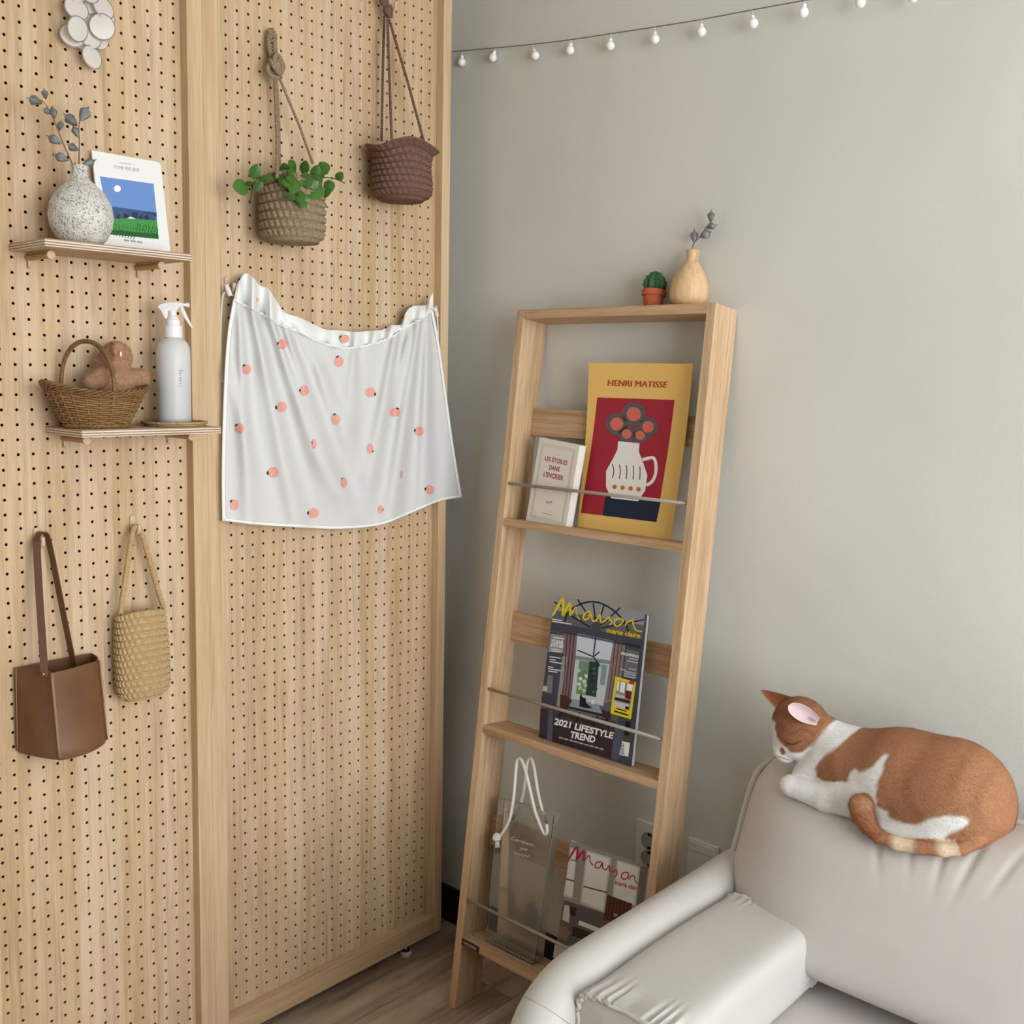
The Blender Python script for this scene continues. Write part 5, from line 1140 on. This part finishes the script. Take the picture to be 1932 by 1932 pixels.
# ---- sockets on the wall
M_SOC = plain('socket_ivory', (240, 237, 229), .4); M_SOD = plain('socket_dark', (40, 36, 32), .6)
def plate(y0, z1_, w, h, label):
    t = tag(empty('wall_socket', (XW, y0, z1_-h)), label, 'socket'); MB().box((-.0075, -w, 0), (-.0002, 0, h)).build('face_plate', M_SOC, t, bevel=.002, bseg=2); return t
sk = plate(-.537, .452, .072, .118, 'ivory double wall socket behind the ladder rack')
for zc in (.078, .038):
    r_ = MB().lathe([(.0205, 0), (.0205, .0015), (.0185, .0018), (.0178, -.012), (0, -.012)], 28, align((-1, 0, 0), (-.0076, -.036, zc))).build('socket_well', plain('socket_well', (176, 172, 160), .5), sk, angle=.6)
    for a in (.6, -2.5): MB().lathe([(.0034, 0), (.0034, .002), (0, .002)], 10, align((-1, 0, 0), (-.0002, -.036+.0098*math.cos(a), zc+.0098*math.sin(a)))).build('pin_hole', M_SOD, r_)
    for s_ in (-1, 1): MB().box((-.0095, -.036-.004, zc+s_*.0150-.003), (-.0072, -.036+.004, zc+s_*.0150+.003)).build('earth_clip', M_SOD, r_)
ak = plate(-.668, .452, .073, .118, 'ivory aerial wall plate right of the ladder rack')
MB().box((-.0092, -.069, .094), (-.0070, -.004, .112)).build('cover_strip', M_SOC, ak, bevel=.001)
r_ = MB().lathe([(.0085, 0), (.0085, .001), (.007, .001), (.007, .0005), (0, .0005)], 24, align((-1, 0, 0), (-.0072, -.0345, .045))).build('aerial_ring', plain('aerial_ring', (110, 104, 94), .5), ak)
MB().lathe([(.005, 0), (.005, .002), (.0015, .0022), (0, .0022)], 16, align((-1, 0, 0), (-.0078, -.0345, .045))).build('aerial_port', M_SOC, ak); MB().lathe([(.0013, 0), (.0013, .003), (0, .003)], 8, align((-1, 0, 0), (-.0082, -.0345, .045))).build('aerial_pin', M_SOD, ak)
# ================================================================ sofa
def sofamat():
    t = NT('ivory_leather'); v = t.coord(); n = t.noise(v, 5, 3); n2 = t.noise(v, 700, 2, .6)
    t.l(t.ramp(n, [(.3, lin((197, 193, 187))), (.7, lin((204, 200, 194)))]), t.b.inputs['Base Color']); t.b.inputs['Roughness'].default_value = .5; t.b.inputs['Specular IOR Level'].default_value = .35
    t.bump(n2, .12, .0005); return t.m
M_SOFA = sofamat()
def fabmat():
    t = NT('blush_fabric'); v = t.coord(); n = t.noise(v, 4, 3); n2 = t.noise(v, 900, 2, .6)
    t.l(t.ramp(n, [(.3, lin((203, 195, 189))), (.7, lin((210, 202, 197)))]), t.b.inputs['Base Color']); t.b.inputs['Roughness'].default_value = .75; t.b.inputs['Specular IOR Level'].default_value = .2
    t.bump(n2, .15, .0005); return t.m
M_FAB = fabmat()
YS = -.872; YR = -2.05
sofa = tag(empty('sofa', (.70, -1.45, 0)), 'ivory leather sofa with a padded tube armrest against the wall', 'sofa'); SOF = Vector((.70, -1.45, 0))
def tube_arm(yc, name='armrest'):
    RT = .044; zt = .541-RT; pts = [(1.03, yc, .03), (1.035, yc, zt-.10), (1.03, yc, zt-.05), (1.00, yc, zt-.012), (.93, yc, zt), (.80, yc, zt), (.60, yc, zt), (.46, yc, zt), (.405, yc, zt-.008), (.365, yc, zt-.030), (.340, yc, zt-.068), (.332, yc, zt-.11), (.330, yc, zt-.2), (.330, yc, .02)]
    return MB().tube([Vector(p_)-SOF for p_ in spline(pts, 6)], RT, 28).build(name, M_SOFA, sofa, smooth=True)
tube_arm(YS); tube_arm(YR, 'armrest')
# a seam runs over the bend of the arm, darker than the leather
mb = MB(); mb.tube([Vector((.374-.0455*math.cos(a)*.72, YS+.0452*math.sin(a), .470+.0455*math.cos(a)*.75))-SOF for a in np.linspace(-math.pi/2, math.pi/2, 20)], .0008, 5); mb.build('arm_seam', plain('seam_taupe', (178, 168, 158), .7), sofa, smooth=True)
MB().box(Vector((.36, YR+.04, .12))-SOF, Vector((1.04, YS-.04, .27))-SOF).build('seat_base', M_SOFA, sofa, bevel=.02, bseg=4, angle=.5)
MB().box(Vector((1.005, YR+.045, .20))-SOF, Vector((1.06, YS-.046, .58))-SOF).build('back_frame', M_SOFA, sofa, bevel=.02, bseg=4, angle=.5)
for y in (YS+.0, YR):
    for x in (.33, 1.03): MB().lathe([(0, 0), (.022, 0), (.024, .02), (0, .022)], 20, Matrix.Translation(Vector((x, y, 0))-SOF)).build('foot', plain('sofa_foot', (60, 50, 44), .5), sofa, angle=.6)
def superbox(lo, hi, e=.28, n=40, puff=0):
    lo, hi = Vector(lo), Vector(hi); c, h = (lo+hi)/2, (hi-lo)/2; mb = MB()
    def f(u, v):
        a, b = 2*math.pi*u, math.pi*(v-.5); sg = lambda x, k: math.copysign(abs(x)**k, x)
        return c+Vector((h.x*sg(math.cos(b), e)*sg(math.cos(a), e), h.y*sg(math.cos(b), e)*sg(math.sin(a), e), h.z*sg(math.sin(b), e)))
    mb.grid(f, n*2, n, closeu=True); return mb
mb = superbox((.345, -1.66, .272), (.935, -.918, .408), .22); mb.v = [tuple(Vector(v)-SOF) for v in mb.v]; mb.build('seat_cushion', M_FAB, sofa, smooth=True)
mb = superbox((.345, -2.005, .272), (.935, -1.665, .408), .22); mb.v = [tuple(Vector(v)-SOF) for v in mb.v]; mb.build('seat_cushion', M_FAB, sofa, smooth=True)
# ---- arm bolster: a boxy pillow with gathered end seams
BOL = Vector((.62, -1.02, .409)); bl = tag(empty('arm_cushion', BOL), 'ivory leather bolster with gathered seams lying inside the sofa armrest', 'cushion')
BX0, BX1, BY0, BY1, BZ0, BZ1 = .384, .792, -.916, -1.090, .409, .526
def bsec(a, k=1.0, x=0):   # rounded section in Y,Z; a: angle
    sg = lambda q, e: math.copysign(abs(q)**e, q)
    cy, cz, ry, rz = (BY0+BY1)/2, (BZ0+BZ1)/2, (BY0-BY1)/2, (BZ1-BZ0)/2
    return Vector((0, cy+ry*k*sg(math.cos(a), .33), cz+rz*k*sg(math.sin(a), .42)))
def bolf(u, v):
    a = 2*math.pi*u; x = BX0+(BX1-BX0)*v
    s = 4*v*(1-v); k = .99+.01*min(1, s*2.2)
    p_ = bsec(a, k); d0, d1 = v*(BX1-BX0), (1-v)*(BX1-BX0)
    q_ = bsec(a, 1); pk = .0052*(math.exp(-(d0/.036)**2)+.35*math.exp(-(d1/.02)**2))*math.sin((q_.y*1.0-q_.z*.8)*430+1.5*math.sin(q_.y*90))   # gathers running in from the end seams
    pk *= 1-math.exp(-(min(d0, d1)/.004)**2)*.5
    c = Vector((0, (BY0+BY1)/2, (BZ0+BZ1)/2)); n_ = (p_-c).normalized(); p_ = p_+n_*pk
    sag = .006*math.sin(v*math.pi)
    return Vector((x, p_.y, p_.z+(sag if p_.z > c.z else 0)))-BOL
mb = MB(); mb.grid(bolf, 640, 56, closeu=True); mb.build('cover', M_SOFA, bl, smooth=True)
for v, dx in ((0, -1), (1, 1)):
    ring = [bolf(i/120, v) for i in range(120)]; c = sum(ring, Vector())/120
    mb = MB(); mb.grid(lambda u, t: (lambda r_: c+(r_-c)*(1-t)+Vector((dx*.006*math.sin(math.pi*.5*t)*1, 0, 0)))(bolf(u, v)), 60, 10, closeu=True); mb.build('end_panel', M_FAB, bl, smooth=True)
    mb = MB(); mb.tube([bolf(i/160, v)+Vector((dx*.001, .0006*math.sin(i*1.9), .0006*math.cos(i*2.3))) for i in range(160)], .0034, 8, closed=True); mb.build('gathered_seam', M_SOFA, bl, smooth=True)
# ---- back cushion: knife-edge pillow with a piped seam
BKO = Vector((.93, -1.25, .409)); bkc = tag(empty('back_cushion', BKO), 'large blush fabric back cushion with piped edge under the sleeping cat', 'cushion')
CY0, CY1 = -.872, -1.70
def midp(u, v):   # seam plane, leaning back
    vb = Vector((.868, 0, .412)); vt = Vector((.968, 0, .722)); q = vb.lerp(vt, v); y = CY0+(CY1-CY0)*u
    q.z -= .030*math.exp(-(u/.022)**2)*v**6
    y += (.022*(1-v)**2-.004*math.sin(math.pi*v)-.020*v**8)*math.exp(-(u/.08)**2)     # left edge bows in a little
    return Vector((q.x, y, q.z))
ND = Vector((-.972, 0, .236))
CATU0, CATU1 = .10, .60
def pillow(u, v, side):
    q = midp(u, v); eu = (1-abs(2*u-1)**5)**.85; ev = (1-abs(2*v-1)**3.2)**.55 if v > .5 else (1-abs(2*v-1)**9)**.35
    th = (.143 if side > 0 else .066)*eu*ev
    if side > 0: th *= (1.0-.16*max(0, v-.35))
    d = ND*(th*(1 if side > 0 else -1))
    # wrinkles fanning from below the cat and from the left seam
    w = 0
    if side > 0:
        for (u0, v0, an, L, wd, am) in ((.33, .92, -1.25, .30, .016, .0050), (.40, .93, -1.35, .26, .014, .0045), (.47, .93, -1.55, .28, .015, .0050), (.53, .94, -1.75, .30, .016, .0050), (.24, .90, -.55, .34, .02, .0040), (.28, .84, -.35, .30, .018, .0045), (.60, .95, -1.9, .26, .015, .004), (.03, .32, -.75, .42, .03, .0060), (.03, .20, -.62, .40, .03, .0050), (.67, .95, -1.7, .25, .016, .004)):
            du, dv = (u-u0)*2.4, (v-v0); ca_, sa_ = math.cos(an), math.sin(an); s = du*ca_+dv*sa_; t = -du*sa_+dv*ca_
            if -.05 < s < L*1.4: w += am*math.exp(-(t/wd)**2)*math.exp(-((s-L*.4)/(L*.45))**2)
    p_ = q+d+ND*w*(-1)
    dent = math.exp(-((u-.36)/.20)**4)*max(0, (v-.55)/.45)**2*.012; p_.z -= dent
    return p_-BKO
mb = MB(); mb.grid(lambda u, v: pillow(u, v, 1), 170, 110).grid(lambda u, v: pillow(u, v, -1), 60, 40); mb.build('cover', M_FAB, bkc, smooth=True)
pp = [pillow(u, 1, 1) for u in np.linspace(1, 0, 60)]+[pillow(0, v, 1) for v in np.linspace(1, 0, 40)[1:]]
mb = MB(); mb.tube([p_+Vector((-.001, .004, .002)) for p_ in pp], .0066, 8); mb.build('piping', M_FAB, bkc, smooth=True)

# ================================================================ sleeping cat
XC = .925
def K(x, y, dx=0): return wX(x, y, XC+dx)
PXM = .00097
CATO = K(1700, 1590); CATO.z = .69
cat = tag(empty('cat', CATO), 'orange and white cat asleep on top of the sofa back cushion', 'cat')
def kl(x, y, dx=0): return K(x, y, dx)-CATO
G = []   # (group, primitive, blend)
def cone(g, a, b, ra, rb, k=.02): G.append((g, 'c', (kl(*a), kl(*b), ra*PXM, rb*PXM), k))
def ellp(g, c, r, k=.02, M=None): G.append((g, 'e', (kl(*c), tuple(q*PXM for q in r), M), k))
ellp('body', (1800, 1508, 0), (84, 90, 95)); cone('body', (1795, 1505, 0), (1705, 1480, 0), 88, 88, .03); cone('body', (1705, 1478, 0), (1622, 1458, 0), 86, 72, .03)
cone('body', (1612, 1448, 0), (1556, 1396, -.002), 60, 42, .03); cone('body', (1600, 1470, -.01), (1552, 1448, -.016), 52, 32, .02)
ellp('body', (1775, 1525, -.052), (44, 82, 66), .02); ellp('body', (1775, 1525, .052), (44, 82, 66), .02)
cone('leg', (1760, 1578, -.072), (1672, 1570, -.082), 24, 18, .018); cone('body', (1556, 1436, -.024), (1524, 1464, -.034), 34, 27, .010)
cone('leg', (1625, 1507, -.056), (1560, 1505, -.064), 36, 25, .012); cone('leg', (1560, 1505, -.064), (1498, 1484, -.066), 24, 19, .006); ellp('leg', (1491, 1481, -.066), (19, 19, 17), .006)
cone('leg', (1570, 1490, .035), (1500, 1468, .03), 28, 20, .02)
# head, turned a little towards the room and bowed
ellp('head', (1510, 1366, -.014), (46, 50, 49), .010); ellp('head', (1506, 1388, -.020), (42, 40, 36), .010); cone('head', (1494, 1400, -.026), (1479, 1415, -.034), 26, 18, .012)
ellp('head', (1474, 1418, -.040), (12, 11, 11), .006); ellp('head', (1484, 1429, -.032), (16, 15, 9), .006); ellp('head', (1508, 1413, -.026), (24, 22, 17), .010); cone('head', (1478, 1368, -.02), (1473, 1404, -.027), 15, 11, .014)
tailp = [(1845, 1588, -.070, 10), (1812, 1601, -.090, 10.5), (1780, 1603, -.098, 10.5), (1735, 1599, -.106, 10.5), (1692, 1591, -.110, 10.5), (1657, 1577, -.112, 10.5), (1637, 1557, -.111, 12.5), (1627, 1536, -.108, 17), (1622, 1519, -.104, 17.5)]
for a, b in zip(tailp, tailp[1:]): cone('tail', a[:3], b[:3], a[3], b[3], .0045)
def prim_d(P, X, Y, Z):
    g, typ, a, k = P
    return d_cone(X, Y, Z, *a) if typ == 'c' else d_ell(X, Y, Z, *a)
def fcat(X, Y, Z):
    d = None
    for P in G:
        q = prim_d(P, X, Y, Z).astype(np.float32); d = q if d is None else smin(d, q, P[3])
    return d
allp = [v for P in G for v in ([P[2][0]]+([P[2][1]] if P[1] == 'c' else []))]
lo = np.array([min(p_[i] for p_ in allp) for i in range(3)])-.11; hi = np.array([max(p_[i] for p_ in allp) for i in range(3)])+.11
lo = np.maximum(lo, [-.16, -.30, -.12]); hi = np.minimum(hi, [.14, .40, .26])
V, F = sdf_mesh(fcat, lo, hi, .0024); V = relax(V, F, 3, .45)
dist = np.stack([prim_d(P, V[:, 0], V[:, 1], V[:, 2]) for P in G]); gi = np.array([P[0] for P in G])[dist.argmin(0)]
# coat: patches laid out on the cat's flank plane (its own Y-Z), the same on both sides
def fl(x, y): q = wX(x, y, XC-.06)-CATO; return (q.y, q.z)
WHITE = [fl(*q) for q in [(1456, 1364), (1459, 1380), (1465, 1395), (1474, 1404), (1484, 1413), (1489, 1422), (1506, 1423), (1526, 1411), (1541, 1389), (1549, 1368), (1547, 1354), (1560, 1350), (1572, 1362), (1604, 1375), (1578, 1408), (1545, 1436), (1538, 1452), (1540, 1464), (1562, 1480), (1595, 1497), (1604, 1484), (1612, 1452), (1621, 1446), (1630, 1453), (1655, 1441), (1668, 1424), (1677, 1421), (1675, 1445), (1668, 1475), (1668, 1510), (1690, 1521), (1692, 1532), (1725, 1541), (1750, 1543), (1766, 1532), (1800, 1526), (1834, 1531), (1838, 1545), (1800, 1565), (1778, 1588), (1770, 1640), (1380, 1640), (1380, 1364)]]
offs = [(0, 0)]+[(.0022*math.cos(a), .0022*math.sin(a)) for a in np.linspace(0, 2*math.pi, 7)[:-1]]
wob = .0012*np.sin(V[:, 1]*520+V[:, 2]*300)
white = np.mean([inpoly(V[:, 1]+wob+dy, V[:, 2]+dz, WHITE) for dy, dz in offs], 0)
cO, cD_, cW, cP = np.array(lin((173, 123, 90))), np.array(lin((128, 79, 52))), np.array(lin((240, 238, 235))), np.array(lin((216, 192, 196)))
yy, zz = V[:, 1], V[:, 2]
st = .5+.5*np.sin(yy*135-zz*40+1.6*np.sin(zz*45+1)+1.1*np.sin(yy*47)); st = np.clip((st-.5)*1.8, 0, 1)*(.55+.45*np.sin(zz*60+yy*35+1)*np.sin(yy*80+.5))
hs_ = np.clip((.5+.5*np.sin(zz*330+1.5*np.sin(yy*150)))*1.6-.8, 0, 1)
inhead = np.isin(gi, ['head']); st = np.where(inhead, .75+.5*hs_, st)
st = np.where(inhead, st*.62, st*.42); CC = cO*(1-st)[:, None]+cD_*st[:, None]
CC = CC*(1-white)[:, None]+cW*white[:, None]
# tail rings
tl = gi == 'tail'; tp = np.array([kl(*q[:3]) for q in tailp]); sg_ = np.concatenate([[0], np.cumsum(np.linalg.norm(np.diff(tp, axis=0), axis=1))])
near = np.linalg.norm(V[:, None, :]-tp[None], axis=2); i0 = near.argmin(1); par = sg_[i0]+((V-tp[i0])*(np.gradient(tp, axis=0)/np.linalg.norm(np.gradient(tp, axis=0), axis=1)[:, None])[i0]).sum(1)
ring = (np.clip(np.sin(par*2*math.pi/.066+3.6)*2+.1, -1, 1)*.5+.5)*(par > .032); cT = cO*(1-ring)[:, None]+np.array(lin((232, 208, 178)))*ring[:, None]
tip_ = par > sg_[-1]-.055; cT[tip_] = np.array(lin((176, 118, 84))); cT[par > sg_[-1]-.010] = np.array(lin((192, 144, 110))); CC[tl] = cT[tl]
leg = np.isin(gi, ['leg']); CC[leg & (V[:, 1] > fl(1690, 1500)[0])] = cW
ns = kl(1477, 1417, -.052); CC[np.linalg.norm((V-np.array(ns))*[.45, 1.25, .85], axis=1) < .0066] = np.array(lin((150, 96, 78)))
CC = relax(CC, F, 1, .4)
# ears: cupped shells rooted in the head, part of the same body mesh
def ear(base, tip, wid, cup, cupdir, pw, cin, cout, crim, canal=None):
    global V, F, CC, gi
    b, t = kl(*base), kl(*tip); ax = t-b; L = ax.length; ax.normalize(); cd = Vector(cupdir); cd = (cd-ax*ax.dot(cd)).normalized(); sd = ax.cross(cd); w = wid*PXM
    nu, nv = 21, 16; P = []; C = []
    for layer in (0, 1):
        for j in range(nv):
            v = j/(nv-1); hw = w*max(1-v**pw[0], 0)**pw[1]*(1-pw[2]*(1-v)**2.2)+.0004; vv = v-.18*(1-v)
            for i in range(nu):
                u = i/(nu-1)*2-1; q = b+ax*(L*vv)+sd*(hw*u)+cd*(cup*hw*(u*u-.5)*(1-.35*v)-.30*w*math.sin(math.pi*min(1, v+.15))*0)
                P.append(q-cd*((.0034*(1-.5*v))*(1-u**6)*layer)); e = max(abs(u)**6, v**14)
                c = cin if layer == 0 else cout
                if canal and layer == 0: k = math.exp(-(((u-canal[0])/.34)**2+((v-canal[1])/.16)**2)); c = c*(1-.62*k)
                C.append(c*(1-e)+crim*e)
    g = lambda l, j, i: l*nu*nv+j*nu+i; Q = []
    for j in range(nv-1):
        for i in range(nu-1): Q += [(g(0, j, i), g(0, j, i+1), g(0, j+1, i+1), g(0, j+1, i)), (g(1, j, i), g(1, j+1, i), g(1, j+1, i+1), g(1, j, i+1))]
        Q += [(g(0, j, 0), g(0, j+1, 0), g(1, j+1, 0), g(1, j, 0)), (g(0, j, nu-1), g(1, j, nu-1), g(1, j+1, nu-1), g(0, j+1, nu-1))]
    for i in range(nu-1): Q.append((g(0, nv-1, i), g(0, nv-1, i+1), g(1, nv-1, i+1), g(1, nv-1, i)))
    n0 = len(V); V = np.concatenate([V, np.array([tuple(p_) for p_ in P])]); F = np.concatenate([F, np.array(Q)+n0]); CC = np.concatenate([CC, np.array(C)]); gi = np.concatenate([gi, np.array(['ear']*len(P))])
cE, cRim = np.array(lin((150, 92, 60))), np.array(lin((236, 208, 194)))
ear((1535, 1357, -.045), (1487, 1331, -.065), 17.5, .8, (-.84, -.45, .30), (2.6, .5, .62), cP, cE, cRim, (-.2, .16))
ear((1490, 1334, -.004), (1434, 1302, .012), 22, .6, (-.80, .50, .25), (1.25, .8, .05), np.array(lin((176, 116, 88))), cE, np.array(lin((226, 196, 170))))
me = np_mesh('body', V, F); set_col(me, np.clip(CC, 0, 1)); M_CAT = vcol('cat_coat', .85); cb_ = link('body', me, M_CAT, cat)
hb = np.array(kl(1478, 1420, -.03))
def flow(P):
    D = np.tile([-.1, -1., -.30], (len(P), 1)).astype(float)
    r_ = P-hb; near_ = np.exp(-(np.linalg.norm(r_, axis=1)/.07)**2)[:, None]; D = D*(1-near_)+near_*r_/(np.linalg.norm(r_, axis=1)[:, None]+1e-6)*1.5; return D
keep = np.where(gi == 'ear', .0, 1.0)*np.where(np.linalg.norm(V-hb, axis=1) < .014, .2, 1)
tipm = np.concatenate([np.where(tl & tip_, 2.6, 1.0), np.ones(len(V)-len(tl))])*np.where(np.linalg.norm(V-hb, axis=1) < .05, .6, 1)
me = fur_mesh('fur', V, F, np.clip(CC, 0, 1), 190000, .0040, .00036, flow, up=.32, jit=.2, keep=keep, lm=tipm); fo = link('fur', me, M_CAT, cb_); fo['kind'] = 'stuff'
def surf_pt(x, y, out=.0):   # first hit of the sight line on the coat, then a touch outwards
    d = ray(x, y); d = d/np.linalg.norm(d); c = np.array(CAMP)-np.array(CATO); t = np.linspace(1.4, 2.3, 1800); P = c+d[None]*t[:, None]
    f = fcat(P[:, 0], P[:, 1], P[:, 2]); i = np.argmax(f < 0) if (f < 0).any() else np.argmin(f); return Vector(P[i])-Vector(d)*out
eye = [surf_pt(x, y, .0022) for x, y in ((1484, 1401), (1489, 1404), (1496, 1405), (1505, 1402), (1514, 1398))]
MB().tube(spline(eye, 4), [.0013-.0010*k/16 for k in range(17)], 6).build('closed_eye', plain('eye_line', (70, 40, 28), .6), cat, smooth=True)
MB().tube(spline([surf_pt(x, y, .0015) for x, y in ((1469, 1427), (1474, 1429), (1480, 1431), (1488, 1434))], 4), .0006, 6).build('mouth_line', plain('mouth_line', (150, 104, 90), .6), cat, smooth=True)
